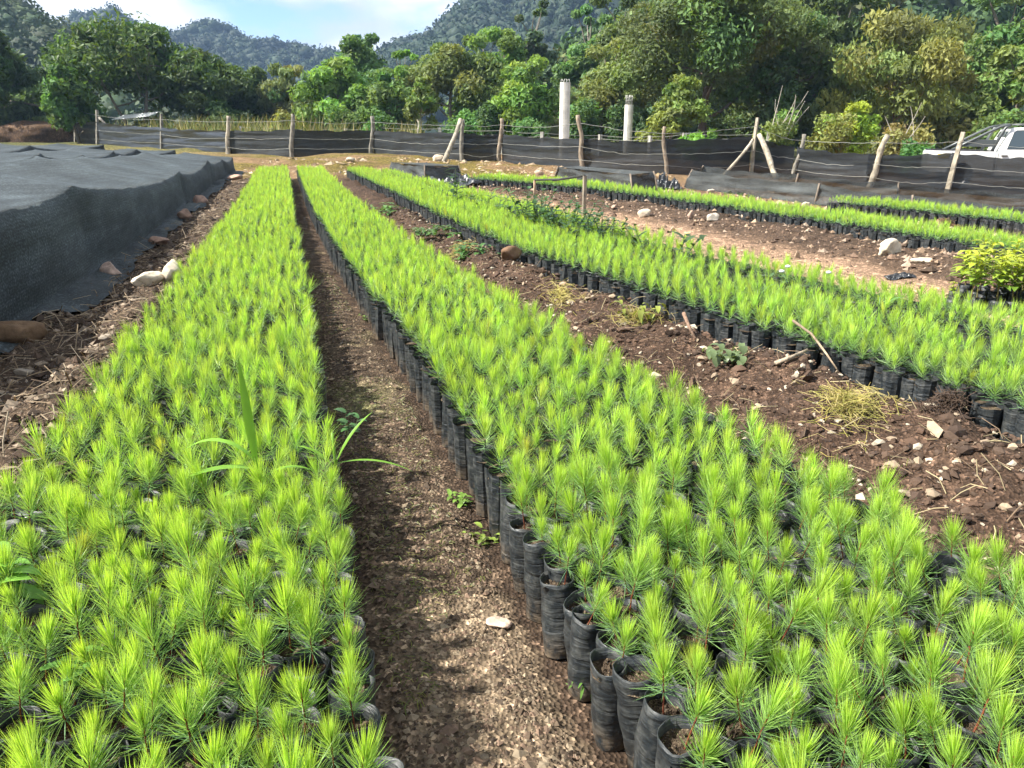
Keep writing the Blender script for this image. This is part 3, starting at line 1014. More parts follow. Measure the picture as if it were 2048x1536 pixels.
# ------------------------------------------------------------------ shade-net fence across the back
ORD = ['zeroth', 'first', 'second', 'third', 'fourth', 'fifth', 'sixth', 'seventh', 'eighth', 'ninth', 'tenth', 'eleventh', 'twelfth', 'thirteenth',
       'fourteenth', 'fifteenth', 'sixteenth', 'seventeenth', 'eighteenth', 'nineteenth', 'twentieth']
# base x, y, z, top x, top z, net top z, radius, square?, colour
GREY, TAN, PALE = (.24, .22, .18), (.29, .23, .165), (.40, .35, .265)
FP = [(-25.6, 47.25, .97, -25.21, 3.25, 2.24, .10, 1, GREY), (-22.73, 44.14, .89, -22.43, 2.75, 2.08, .10, 1, GREY), (-17.0, 39.0, .75, -16.78, 2.40, 1.72, .085, 1, GREY),
      (-11.99, 34.0, .62, -11.88, 2.19, 1.55, .095, 0, PALE), (-8.98, 32.8, .59, -8.86, 2.23, 1.58, .09, 0, GREY), (-5.79, 33.2, .60, -5.72, 2.16, 1.55, .09, 0, GREY),
      (-1.75, 28.6, .48, -1.74, 1.95, 1.43, .08, 0, GREY), (-.43, 28.6, .48, -.40, 1.97, 1.38, .078, 0, TAN), (2.09, 24.3, .36, 2.05, 1.97, 1.23, .07, 0, TAN),
      (4.49, 23.3, .29, 4.40, 1.63, 1.17, .055, 0, TAN), (7.45, 24.9, .19, 7.50, 1.91, 1.26, .062, 1, PALE), (8.77, 24.9, .11, 8.96, 1.43, .93, .068, 0, GREY),
      (10.04, 22.6, -.02, 10.52, 1.40, .77, .088, 0, PALE), (12.0, 21.9, -.16, 12.20, 1.47, .81, .08, 1, PALE), (14.49, 21.0, -.32, 14.60, 1.39, .67, .075, 0, TAN)]


def build_fence():
    root = thing('fence', 'long shade-net fence on wooden posts across the back of the nursery', 'fence', (-25.6, 47.25, .9))
    r = np.random.default_rng(3)
    for k, (x, y, z, tx, tz, nz, rad, sq, c) in enumerate(FP):
        t = np.linspace(0, 1, 14)
        bend = (.05 if not sq else .012) * np.sin(t * np.pi * r.uniform(1, 2.2)) * r.choice([-1, 1]) + (0.04 * np.sin(t * 11) if k == 8 else 0)
        zb = min(z, float(gz(x, y))) - .35
        P = np.stack([x + (tx - x) * t + bend, np.full(14, y), zb + (tz - zb) * t], 1)
        mb = MB()
        tube(mb, P, rad * np.linspace(1.08, .86, 14), 4 if sq else 9, c, True, .22 if not sq else .06, k)
        part('post', mb, M_WOOD, root, not sq)
    for (a, b, rad, c) in (((-22.3, 43.95, 2.36), (-20.75, 43.6, .75), .07, GREY), ((-1.8, 28.45, 1.93), (-2.35, 27.2, .40), .075, PALE),
                           ((7.4, 24.8, 1.27), (6.25, 23.8, .12), .045, PALE), ((7.55, 24.75, 1.42), (7.98, 23.9, .1), .08, PALE)):
        mb = MB()
        t = np.linspace(0, 1, 9)[:, None]
        P = np.array(a) * (1 - t) + np.array(b) * t
        P[:, 0] += .03 * np.sin(t[:, 0] * 5)
        tube(mb, P, rad, 8, c, True, .2, 5)
        part('brace', mb, M_WOOD, root)
    # netting, one panel between each two posts, hung on the far side
    for k in range(len(FP) - 1):
        a, b = FP[k], FP[k + 1]
        A, B = np.array(a[:3]), np.array(b[:3])
        d = (B - A)[:2] / np.linalg.norm((B - A)[:2])
        nrm = np.array([-d[1], d[0]])
        nrm = nrm if nrm[1] > 0 else -nrm
        nu, nv = 42, 26
        u, v = np.meshgrid(np.linspace(0, 1, nu), np.linspace(0, 1, nv), indexing='ij')
        x = A[0] + (B[0] - A[0]) * u
        y = A[1] + (B[1] - A[1]) * u
        top = a[5] + (b[5] - a[5]) * u + (.07 if k < 9 else .12) - .05 * np.sin(np.pi * u) * (1 + .5 * np.sin(u * 17 + k)) + .012 * np.sin(u * 31 + k * 3)
        bot = np.minimum(gz(x, y), a[2] + (b[2] - a[2]) * u) - .06
        z = bot + (top - bot) * v
        shiny = k in (0, 1, 2)
        n = fbm2(u * np.linalg.norm(B - A) * .35 + k * 9, z * 7, 1.0, 4, 60 + k)
        off = .075 + (.022 if not shiny else .05) * n + .05 * np.sin(np.pi * u) * np.sin(np.pi * v)
        V = np.stack([x + nrm[0] * off, y + nrm[1] * off, z], -1).reshape(-1, 3)
        mb = MB()
        mb.add(V, grid_quads(nu, nv))
        part('net_panel', mb, M_PLASTIC if shiny else M_NET_FENCE, root)
    # barbed strands on the near side, one over the net
    for h, s0 in ((.30, 0), (.66, 1), (1.28, 2)):
        P = []
        for k in range(len(FP) - 1):
            a, b = FP[k], FP[k + 1]
            for t in np.linspace(0, 1, 16)[:-1]:
                f = h / 1.5
                za = a[2] + (a[4] - a[2]) * f
                zb = b[2] + (b[4] - b[2]) * f
                ax = a[0] + (a[3] - a[0]) * f
                bx = b[0] + (b[3] - b[0]) * f
                P.append((ax + (bx - ax) * t, a[1] + (b[1] - a[1]) * t - .085, za + (zb - za) * t - r.uniform(.02, .06) * math.sin(math.pi * t) - (.05 * math.sin(math.pi * t) if (k + s0) % 3 == 0 else 0)))
        mb = MB()
        tube(mb, P, .0055, 4, None, False)
        part('wire', mb, M_WIRE, root)


build_fence()


def build_back_fence():
    root = thing('wire_fence', 'low wire fence on pale concrete stakes beyond the black net fence', 'fence', (-14, 40, .7))
    pts = [(-14.2, 42.5, 1.9), (-8.2, 40.0, 1.75), (-6.6, 38.2, 1.85), (-3.2, 36.0, 1.75), (-.4, 33.5, 1.65), (1.2, 32.2, 1.55), (3.6, 33.0, 1.45), (5.4, 31.6, 1.4), (6.4, 30.0, 1.5), (9.2, 29.0, 1.5)]
    for x, y, tz in pts:
        mb = MB()
        z = float(gz(x, y)) - .3
        box(mb, (x, y, (z + tz) / 2), (.13, .12, tz - z), (.42, .41, .36), rotz(x))
        part('stake', mb, M_WOOD, root, False)
    for f in (.55, .78, .95):
        mb = MB()
        P = []
        for a, b in zip(pts[:-1], pts[1:]):
            for t in np.linspace(0, 1, 7)[:-1]:
                za, zb = .7 + (a[2] - .7) * f, .7 + (b[2] - .7) * f
                P.append((a[0] + (b[0] - a[0]) * t, a[1] + (b[1] - a[1]) * t - .07, za + (zb - za) * t - .05 * math.sin(math.pi * t)))
        tube(mb, P, .006, 4, None, False)
        part('wire', mb, M_WIRE, root)
    # strands and posts at far left
    root = thing('post_and_rail', 'grey posts with a sagging rail and a prop beside the earth mound', 'fence', (-33, 50, 1))
    for x, y, z1 in ((-30.7, 50.0, 3.9), (-27.2, 48.8, 3.4)):
        mb = MB()
        box(mb, (x, y, (z1 + .6) / 2), (.2, .18, z1 - .6), (.23, .21, .17), rotz(.4))
        part('post', mb, M_WOOD, root, False)
    mb = MB()
    tube(mb, [(-30.7, 49.85, 3.45), (-29.4, 49.6, 3.3), (-28.0, 49.2, 3.0)], .06, 6, (.10, .085, .06))
    part('rail', mb, M_WOOD, root)
    mb = MB()
    tube(mb, [(-30.8, 49.8, 3.3), (-31.7, 49.4, 1.2)], .05, 6, (.23, .2, .15))
    part('prop', mb, M_WOOD, root)


build_back_fence()

# ------------------------------------------------------------------ concrete columns
def column(label, x, y, ztop, rad, spikes):
    z = float(gz(x, y)) - .2
    root = thing('concrete_column', label, 'column', (x, y, z))
    mb = MB()
    n = 16
    a = np.arange(n) * 2 * np.pi / n
    rr = rad * (1 + .045 * (np.arange(n) % 2))
    zs = np.linspace(z, ztop, 10)
    V = np.stack([np.broadcast_to(x + rr * np.cos(a), (10, n)), np.broadcast_to(y + rr * np.sin(a), (10, n)), np.repeat(zs[:, None], n, 1)], -1).reshape(-1, 3)
    V = np.concatenate([V, [[x, y, ztop]]])
    k = np.arange(n)
    mb.add(V, grid_quads(10, n, True), np.stack([np.full(n, 10 * n), 9 * n + k, 9 * n + (k + 1) % n], 1))
    part('shaft', mb, M_CONC, root, False)
    for i in range(spikes):
        b = i * 6.28 / spikes
        mb = MB()
        p = np.array([x + rad * .72 * math.cos(b), y + rad * .72 * math.sin(b), ztop - .1])
        L = .22 if spikes < 8 else .5
        tube(mb, [p, p + [.02 * math.cos(b * 3), 0, L * .6], p + [.05 * math.sin(b * 2), .0, L]], .014, 5, (.35, .33, .28))
        part('reinforcing_bar', mb, M_WIRE, root)
    if spikes >= 8:
        for zz in (.16, .3):
            mb = MB()
            c = np.linspace(0, 6.28, 15)
            tube(mb, np.stack([x + rad * .8 * np.cos(c), y + rad * .8 * np.sin(c), np.full(15, ztop + zz)], 1), .012, 4, None, False)
            part('stirrup', mb, M_WIRE, root)


column('taller pale concrete column standing behind the net fence', 2.0, 31.0, 3.30, .195, 6)
column('shorter pale concrete column with bare bars sticking out of its top', 5.15, 36.0, 2.70, .185, 9)

# ------------------------------------------------------------------ shade-net tunnels on the left
def tunnel(label, right, left, zr, zl, ys, y0, y1, skirt=True, seed=0, poles_r=(), poles_l=()):
    """right/left: functions of y for the base lines; zr/zl: heights at the poles."""
    ox, oy = float(right((y0 + y1) / 2)), (y0 + y1) / 2
    root = thing('shade_net_tunnel', label, 'shade tunnel', (ox, oy, float(h0(ox, oy))))
    yy = np.linspace(y0, y1, 170)
    pr = np.array([p[0] for p in zr])
    hr = np.array([p[1] for p in zr])
    pl = np.array([p[0] for p in zl])
    hl = np.array([p[1] for p in zl])

    def sagged(pos, hgt, y, s):
        z = np.interp(y, pos, hgt)
        k = np.clip(np.searchsorted(pos, y) - 1, 0, len(pos) - 2)
        L = pos[k + 1] - pos[k]
        t = np.clip((y - pos[k]) / L, 0, 1)
        return z - s * np.minimum(L, 3.5) / 3 * (4 * t * (1 - t)) ** .7, np.abs(2 * t - 1)
    ZR, tr = sagged(pr, hr, yy, .10)
    ZL, tl = sagged(pl, hl, yy, .06)
    rows = []
    for i, y in enumerate(yy):
        xr, xl = float(right(y)), float(left(y))
        g = float(gz(xr + .1, y))
        w = .30 + .13 * noise2(y * .9, 3.0, 1, seed) + .05 * noise2(y * 5, 7.0, 1, seed)
        sec = []
        if skirt:
            for f in (1.0, .75, .5, .25, .08):
                X = xr + w * f
                sec.append((X, float(gz(X, y)) + .018 + .03 * (1 - f) + .022 * abs(noise2(y * 6, f * 4, 1, seed + 1))))
        belly = .09 * (1 - tr[i] ** 2) - .035 * tr[i] ** 24
        for f in np.linspace(0.02, 1, 13):
            sec.append((xr - .05 * f + belly * math.sin(math.pi * f * .9) * .6 - (.05 * (1 - tr[i] ** 3) * max(0, f - .8) / .2), g + .03 + (ZR[i] - g - .03) * f))
        a, b = sec[-1], (xl, ZL[i])
        for f in np.linspace(0, 1, 16)[1:]:
            sec.append((a[0] + (b[0] - a[0]) * f, a[1] + (b[1] - a[1]) * f - .05 * math.sin(math.pi * f) * (.6 + .4 * math.sin(y * 2.1))))
        gl = float(h0(xl, y))
        for f in np.linspace(0, 1, 8)[1:]:
            sec.append((xl - .06 * f, ZL[i] + (gl - ZL[i]) * f))
        s = np.array(sec)
        # round the shoulder between the poles
        sm = s.copy()
        for _ in range(2):
            sm[1:-1] = .25 * sm[:-2] + .5 * sm[1:-1] + .25 * sm[2:]
        kf = (tr[i] ** 6)
        lo = 5 if skirt else 0
        kf = max(kf, .72)
        s[lo + 3:-9] = s[lo + 3:-9] * kf + sm[lo + 3:-9] * (1 - kf)
        rows.append(np.concatenate([s[:, :1], np.full((len(s), 1), y), s[:, 1:]], 1))
    V = np.array(rows)
    V += .008 * np.stack([fbm3(V.reshape(-1, 3), 4, 3, seed + q) for q in range(3)], -1).reshape(V.shape)
    mb = MB()
    mb.add(V.reshape(-1, 3), grid_quads(len(yy), V.shape[1]))
    part('net_cover', mb, M_NET_TUNNEL, root)
    for end in (0, -1):      # closed ends
        e = V[end][5 if skirt else 0:]
        mb = MB()
        n = len(e)
        bot = e.copy()
        bot[:, 2] = h0(e[:, 0], e[:, 1]) - .02
        mid = (e + bot) / 2 + [0, .05 if end else -.05, 0]
        mb.add(np.concatenate([e, mid, bot]), np.concatenate([grid_quads(3, n)]))
        part('end_flap', mb, M_NET_TUNNEL, root)
    for pos, hgt, fn in ((pr, hr, lambda y: right(y) - .08), (pl, hl, lambda y: left(y) + .02)):
        for y, z in zip(pos, hgt):
            if y < y0 - .01 or y > y1 + .01:
                continue
            mb = MB()
            x = float(fn(y))
            tube(mb, [(x, y, float(h0(x, y)) - .2), (x, y, (z) / 2), (x, y, z - .015)], .022, 6, (.05, .05, .045))
            part('pole', mb, M_WOOD, root)


T1R = edge([(1.5, -2.50), (5.15, -3.56), (6.74, -3.92), (9.86, -4.76), (15.2, -6.18), (20, -7.40), (23.5, -8.10)])
tunnel('nearest black shade-net tunnel with stones along its skirt, beside the left bed', T1R, lambda y: T1R(y) - 1.45,
       [(2.0, .93), (4.6, .92), (7.6, .90), (14.6, .74), (19.0, .83), (21.4, .80), (23.3, .78)],
       [(2.0, 1.12), (5.0, 1.08), (8.0, 1.08), (11.0, 1.09), (13.3, 1.04), (16.1, 1.0), (18.5, 1.03), (23.3, .92)], None, 2.0, 23.3, True, 101)
tunnel('second shade-net tunnel, behind the nearest one', lambda y: T1R(y) - 2.1, lambda y: T1R(y) - 3.6,
       [(6.0, 1.08), (9.8, 1.06), (13.4, 1.09), (16.0, 1.01), (18.6, 1.04), (20.9, 1.05), (24.5, .98)],
       [(6.0, 1.12), (10.5, 1.10), (14.5, 1.12), (17.5, 1.09), (20.5, 1.10), (24.5, 1.02)], None, 6.0, 24.5, False, 102)
tunnel('third shade-net tunnel at the left picture edge, farthest from the beds', lambda y: T1R(y) - 4.5, lambda y: T1R(y) - 6.0,
       [(9.0, 1.15), (13.0, 1.12), (16.5, 1.12), (20.0, 1.15), (25.0, 1.12)],
       [(9.0, 1.18), (13.8, 1.18), (18.0, 1.16), (21.5, 1.2), (25.0, 1.16)], None, 9.0, 25.0, False, 103)

# ------------------------------------------------------------------ low net cages and loose sheet
def cage(label, corners, hgt, seed, splay=.12, cat='net cage', roof=True):
    """Low frame of stakes wrapped in grey net; corners in order round the base."""
    c = np.array([(x, y, float(gz(x, y))) for x, y in corners])
    cen = c.mean(0)
    root = thing('net_cage', label, cat, tuple(cen))
    n = len(c)
    for k in range(n):
        mb = MB()
        p = c[k]
        q = p + (cen - p) * np.array([splay, splay, 0]) + [0, 0, hgt[k]]
        tube(mb, [p - [0, 0, .1], (p + q) / 2, q + [0, 0, .01]], .02, 6, (.2, .16, .12))
        part('stake', mb, M_WOOD, root)
    T = np.array([p + (cen - p) * np.array([splay, splay, 0]) + [0, 0, h] for p, h in zip(c, hgt)])
    for k in range(n):
        k2 = (k + 1) % n
        nu, nv = 30, 12
        u, v = np.meshgrid(np.linspace(0, 1, nu), np.linspace(0, 1, nv), indexing='ij')
        lo = c[k][None, None] * (1 - u[..., None]) + c[k2] * u[..., None]
        hi = T[k][None, None] * (1 - u[..., None]) + T[k2] * u[..., None]
        hi = hi - np.array([0, 0, .05]) * (np.sin(np.pi * u) * (1 + .4 * np.sin(u * 20)))[..., None]
        P = lo * (1 - v[..., None]) + hi * v[..., None]
        d = c[k2] - c[k]
        nr = np.array([d[1], -d[0], 0]) / (np.linalg.norm(d[:2]) + 1e-6)
        w = .05 * fbm2(u * np.linalg.norm(d) * 1.5 + k * 5, v * 3 + u * 2, 1, 4, seed) * np.sin(np.pi * np.clip(v * .9 + .05, 0, 1))
        P = P + nr * w[..., None]
        mb = MB()
        mb.add(P.reshape(-1, 3), grid_quads(nu, nv))
        part('net_side', mb, M_NET_GREY, root)
    if roof and n == 4:
        u, v = np.meshgrid(np.linspace(0, 1, 20), np.linspace(0, 1, 20), indexing='ij')
        u, v = u[..., None], v[..., None]
        P = (T[0] * (1 - u) + T[1] * u) * (1 - v) + (T[3] * (1 - u) + T[2] * u) * v
        P = P - np.array([0, 0, .05]) * np.sin(np.pi * u) * np.sin(np.pi * v) - [0, 0, .008]
        mb = MB()
        mb.add(P.reshape(-1, 3), grid_quads(20, 20))
        part('net_roof', mb, M_NET_GREY, root)


cage('small box-shaped net cage at the end of the third bed', [(-3.35, 21.8), (-2.1, 19.2), (-1.25, 19.9), (-2.4, 22.5)], [.36, .46, .42, .34], 201, .08)
cage('long low net cage behind the far bed, middle of the picture', [(1.05, 20.2), (2.58, 16.9), (3.2, 17.3), (1.7, 20.7)], [.36, .42, .44, .36], 202, .10)
cage('longest low net cage running along the fence at right', [(4.05, 18.8), (6.1, 15.9), (7.6, 14.9), (11.2, 13.5), (12.0, 16.2), (8.6, 17.6), (6.6, 18.6), (4.6, 20.0)],
     [.42, .40, .36, .34, .46, .44, .44, .44], 203, .05, roof=False)

rs = np.random.default_rng(5)


def crumpled(label, x, y, sx, sy, hgt, seed, matl, name='plastic_sheet'):
    u, v = np.meshgrid(np.linspace(-1, 1, 34), np.linspace(-1, 1, 34), indexing='ij')
    rr = 1 + .35 * fbm2(u * 1.4, v * 1.4, 1, 2, seed)
    X, Y = x + u * sx * rr, y + v * sy * rr
    Z = gz(X, Y) + .015 + hgt * (np.abs(fbm2(u * 2.2, v * 2.2, 1, 4, seed + 3))) * (1 - .7 * np.maximum(np.abs(u), np.abs(v)) ** 4)
    mb = MB()
    mb.add(np.stack([X, Y, Z], -1).reshape(-1, 3), grid_quads(34, 34))
    return single(name, mb, matl, label, 'plastic sheet', smooth=False)


crumpled('crumpled black plastic sheet lying in front of the small net cage', -1.15, 18.2, .65, .75, .28, 301, M_PLASTIC)
crumpled('black plastic bundle at the corner of the longest net cage', 3.6, 18.6, .28, .35, .30, 302, M_PLASTIC)
crumpled('torn black plastic strips on bare ground beyond the tunnels', -32.0, 47.5, 2.2, 1.0, .55, 303, M_PLASTIC)
crumpled('scrap of dark plastic in front of the white boulder', 3.78, 7.5, .12, .07, .03, 304, M_PLASTIC)


def build_mound():
    V, T = ICO[4]
    P = V * np.array([2.5, 1.5, 1.05])
    P = P * (1 + .22 * fbm3(V, 1.6, 4, 9))[:, None]
    x, y = -28.4, 48.6
    P = P + [x, y, float(h0(x, y)) + .15]
    mb = MB()
    mb.add(P, None, T, np.array([.10, .062, .038]) * (1 + .35 * fbm3(V, 3, 3, 4))[:, None])
    single('earth_mound', mb, M_GROUND, 'brown earth mound beyond the tunnels at far left', 'mound')
    root = thing('sheet_roof', 'white corrugated roofing sheet propped beyond the fence at left', 'roofing', (-22.0, 47.0, float(h0(-22, 47))))
    u, v = np.meshgrid(np.linspace(0, 1, 40), np.linspace(0, 1, 8), indexing='ij')
    X = -23.0 + u * 2.3
    Y = 46.6 + v * 1.6
    Z = 2.28 + u * .22 + v * .3 + .025 * np.sin(u * 90)
    mb = MB()
    mb.add(np.stack([X, Y, Z], -1).reshape(-1, 3), grid_quads(40, 8))
    part('sheet', mb, M_SHEET, root)
    for xx, yy in ((-22.8, 46.8), (-20.9, 46.8), (-22.8, 48.0), (-20.9, 48.0)):
        mb = MB()
        zt = 2.28 + (xx + 23.0) / 2.3 * .22 + (yy - 46.6) / 1.6 * .3 - .02
        tube(mb, [(xx, yy, .7), (xx, yy, 1.5), (xx, yy, zt)], .04, 6, (.25, .2, .15))
        part('prop', mb, M_WOOD, root)


build_mound()


def build_goal():
    root = thing('stake_frame', 'two upright stakes joined by a dark rail, standing on the tan path', 'wooden frame', (.8, 13.6, .08))
    a, b = np.array([.41, 14.35, float(gz(.41, 14.35))]), np.array([1.18, 12.9, float(gz(1.18, 12.9))])
    for p, h, w, c in ((a, .42, .035, (.40, .30, .20)), (b, .62, .055, (.28, .24, .18))):
        mb = MB()
        box(mb, p + [0, 0, h / 2 - .08], (w, w * .8, h + .16), c, rotz(.5))
        part('stake', mb, M_WOOD, root, False)
    mb = MB()
    tube(mb, [a + [0, 0, .425], (a + b) / 2 + [0, 0, .50], b + [0, 0, .625]], .018, 5, (.045, .045, .042))
    part('rail', mb, M_WOOD, root)
    mb = MB()
    tube(mb, [a * .62 + b * .38 + [0, 0, .455], a * .25 + b * .75 + [0, 0, .55]], .010, 5, (.03, .03, .03))
    part('strap', mb, M_TRIM, root)


build_goal()

# ------------------------------------------------------------------ white pickup behind the fence
def prism(mb, prof, y0, y1, C=None, inset=0.0):
    """Side profile (x,z) list extruded from y0 to y1."""
    p = np.array(prof, float)
    n = len(p)
    V = np.concatenate([np.c_[p[:, 0], np.full(n, y0), p[:, 1]], np.c_[p[:, 0], np.full(n, y1), p[:, 1]]])
    k = np.arange(n)
    Q = np.stack([k, (k + 1) % n, n + (k + 1) % n, n + k], 1)
    c0, c1 = p.mean(0), p.mean(0)
    V = np.concatenate([V, [[c0[0], y0, c0[1]], [c1[0], y1, c1[1]]]])
    T = np.concatenate([np.stack([np.full(n, 2 * n), (k + 1) % n, k], 1), np.stack([np.full(n, 2 * n + 1), n + k, n + (k + 1) % n], 1)])
    return mb.add(V, Q, T, C)


def build_truck():
    x0, yc = 13.55, 25.3
    zg = -.16
    root = thing('pickup_truck', 'white double-cab pickup with dark roll bar, parked behind the net fence', 'pickup truck', (x0 + 2.6, yc, zg))
    hw = .86
    W = lambda pr: [(x0 + a, zg + b) for a, b in pr]

    def P(name, prof, ya, yb, m, parent=None, smooth=False):
        mb = MB()
        prism(mb, W(prof), yc + ya, yc + yb)
        o = part(name, mb, m, parent or root, smooth)
        bv = o.modifiers.new('edge', 'BEVEL')
        bv.width = .018
        bv.segments = 2
        bv.limit_method = 'ANGLE'
        return o
    # cargo bed: two sides, floor, tailgate
    for s in (-1, 1):
        P('bed_side', [(0.02, .50), (0.0, 1.08), (.03, 1.13), (1.66, 1.10), (1.70, 1.05), (1.70, .50)], s * hw, s * (hw - .07), M_PAINT)
        P('bed_rail', [(.02, 1.132), (.02, 1.160), (1.64, 1.132), (1.64, 1.104)], s * (hw + .01), s * (hw - .09), M_TRIM)
        P('wheel_arch', [(.42, .36), (.50, .62), (.66, .76), (.95, .78), (1.14, .64), (1.22, .36)], s * (hw + .02), s * (hw - .12), M_TRIM)
    P('bed_floor', [(.05, .52), (.05, .58), (1.68, .58), (1.68, .52)], -hw + .075, hw - .075, M_TRIM)
    P('tailgate', [(-.03, .52), (-.03, 1.10), (.015, 1.10), (.015, .52)], -hw + .08, hw - .08, M_PAINT)
    P('rear_bumper', [(-.14, .42), (-.14, .54), (.06, .54), (.06, .42)], -hw + .02, hw - .02, M_TRIM)
    # cab: lower body, greenhouse with tumblehome
    P('cab_body', [(1.74, .42), (1.74, 1.10), (3.42, 1.12), (3.50, 1.08), (3.50, .42)], -hw, hw, M_PAINT)
    mb = MB()
    lo, hi = [(1.74, 1.105), (3.60, 1.125)], [(2.02, 1.76), (3.02, 1.775)]
    V = []
    for (a, b), w in ((lo[0], hw - .005), (lo[1], hw - .005), (hi[1], hw - .17), (hi[0], hw - .17)):
        for s in (-1, 1):
            V.append((x0 + a, yc + s * w, zg + b))
    mb.add(V, [[0, 2, 4, 6], [1, 7, 5, 3], [0, 6, 7, 1], [2, 3, 5, 4], [6, 4, 5, 7], [0, 1, 3, 2]])
    cab = part('cab_top', mb, M_PAINT, root, False)
    bv = cab.modifiers.new('edge', 'BEVEL')
    bv.width, bv.segments = .05, 3

    def pane(name, pts, side, parent):
        """pts (x,z) on the slanted cab side."""
        ring = []
        for a, b in pts:
            f = (b - 1.105) / .66
            ring.append((x0 + a, yc + side * (hw - .005 - .165 * f + .006), zg + b))
        mb = MB()
        R0 = np.array(ring)
        cen = R0.mean(0)
        n = len(R0)
        inner = cen + (R0 - cen) * .93 + [0, side * .003, 0]
        k = np.arange(n)
        mb.add(np.concatenate([R0, inner]), np.stack([k, (k + 1) % n, n + (k + 1) % n, n + k], 1))
        fr = part('window', mb, M_TRIM, parent, False)
        mb = MB()
        mb.add(np.concatenate([inner, [inner.mean(0)]]), None, np.stack([np.full(n, n), k, (k + 1) % n], 1))
        part('pane', mb, M_GLASS, fr, False)
    for s in (-1, 1):
        pane('window', [(1.95, 1.16), (2.08, 1.63), (2.14, 1.69), (2.57, 1.70), (2.61, 1.16)], s, root)
        pane('window', [(2.68, 1.17), (2.64, 1.69), (3.00, 1.69), (3.42, 1.20), (3.42, 1.17)], s, root)
        mb = MB()
        for xs in (1.76, 2.645, 3.44):
            box(mb, (x0 + xs, yc + s * (hw + .001), zg + .78), (.012, .006, .64))
        part('door_gap', mb, M_TRIM, root, False)
        for xs in (1.92, 2.80):
            mb = MB()
            box(mb, (x0 + xs, yc + s * (hw + .018), zg + .98), (.16, .03, .035))
            part('door_handle', mb, M_TRIM, root, False)
        mb = MB()
        box(mb, (x0 + 3.30, yc + s * (hw + .12), zg + 1.22), (.10, .20, .17))
        part('mirror', mb, M_TRIM, root, False)
    mb = MB()
    f = lambda a, b, w, s: (x0 + a, yc + s * w, zg + b)
    mb.add([f(3.58, 1.16, .76, -1), f(3.58, 1.16, .76, 1), f(3.10, 1.72, .64, 1), f(3.10, 1.72, .64, -1)], [[0, 1, 2, 3]])
    V = np.array(mb.V[0]) + [.012, 0, .008]
    mb = MB()
    mb.add(V, [[0, 1, 2, 3]])
    part('windscreen', mb, M_GLASS, root, False)
    mb = MB()
    mb.add([f(1.80, 1.18, .66, -1), f(1.80, 1.18, .66, 1), f(2.00, 1.66, .58, 1), f(2.00, 1.66, .58, -1)], [[0, 3, 2, 1]])
    mb.V[0] += np.array([-.022, 0, .006])
    part('rear_window', mb, M_GLASS, root, False)
    P('bonnet', [(3.52, .46), (3.52, 1.12), (4.55, 1.02), (4.68, .92), (4.70, .46)], -hw + .01, hw - .01, M_PAINT)
    P('front_bumper', [(4.66, .40), (4.66, .60), (4.84, .58), (4.84, .42)], -hw, hw, M_PAINT)
    P('grille', [(4.69, .64), (4.69, .86), (4.72, .86), (4.72, .64)], -.45, .45, M_TRIM)
    for s in (-1, 1):
        P('headlight', [(4.60, .68), (4.60, .90), (4.73, .86), (4.73, .68)], s * (hw - .03), s * (hw - .33), M_SHEET)
        P('tail_lamp', [(-.012, .70), (-.012, .98), (.05, .98), (.05, .70)], s * (hw - .085), s * (hw - .20), M_RED)
    # roll bar with sloping sail
    for s in (-1, 1):
        mb = MB()
        y = yc + s * (hw - .10)
        tube(mb, [(x0 + 1.60, y, zg + 1.12), (x0 + 1.74, y, zg + 1.52), (x0 + 1.84, y, zg + 1.76), (x0 + 1.95, y, zg + 1.835)], .045, 8)
        tube(mb, [(x0 + .52, y, zg + 1.12), (x0 + .95, y, zg + 1.36), (x0 + 1.40, y, zg + 1.62), (x0 + 1.72, y, zg + 1.79), (x0 + 1.95, y, zg + 1.835)], .04, 8)
        part('roll_bar', mb, M_BAR, root)
        P('sail_panel', [(.72, 1.23), (1.08, 1.43), (1.66, 1.43), (1.62, 1.23)], s * (hw - .09), s * (hw - .115), M_BAR)
    mb = MB()
    tube(mb, [(x0 + 1.95, yc - hw + .10, zg + 1.835), (x0 + 1.96, yc, zg + 1.85), (x0 + 1.95, yc + hw - .10, zg + 1.835)], .04, 8)
    part('roll_bar', mb, M_BAR, root)
    mb = MB()
    for s in (-.55, .55):
        tube(mb, [(x0 + 1.98, yc + s, zg + 1.845), (x0 + 2.5, yc + s, zg + 1.86), (x0 + 3.0, yc + s, zg + 1.85)], .025, 6)
    part('roof_rail', mb, M_BAR, root)
    for xs in (.82, 3.92):
        for s in (-1, 1):
            mb = MB()
            a = np.arange(28) * 2 * np.pi / 28
            yv = yc + s * (hw - .02) + s * np.array([-.22, -.20, 0.0, .02, .02])
            rv = [.24, .35, .36, .33, .22]
            V = np.stack([np.stack([x0 + xs + q * np.cos(a), np.full(28, yy), zg + .36 + q * np.sin(a)], -1) for q, yy in zip(rv, yv)])
            mb.add(V.reshape(-1, 3), grid_quads(5, 28, True))
            wh = part('wheel', mb, M_TYRE, root)
            mb = MB()
            V = np.stack([np.stack([x0 + xs + q * np.cos(a), np.full(28, yc + s * (hw - .02) + s * d), zg + .36 + q * np.sin(a)], -1) for q, d in ((.22, .018), (.17, -.03), (.06, .0), (.005, .0))])
            mb.add(V.reshape(-1, 3), grid_quads(4, 28, True))
            part('rim', mb, M_RIM, wh)
    # yellow plate with its characters on the flank
    mb = MB()
    box(mb, (x0 + .335, yc - hw - .006, zg + .965), (.30, .008, .12))
    pl = part('plate', mb, M_YELLOW, root, False)
    cu = bpy.data.curves.new('lettering', 'FONT')
    cu.body = 'NX0773'
    cu.size = .095
    cu.align_x, cu.align_y = 'CENTER', 'CENTER'
    cu.extrude = .001
    cu.materials.append(M_TRIM)
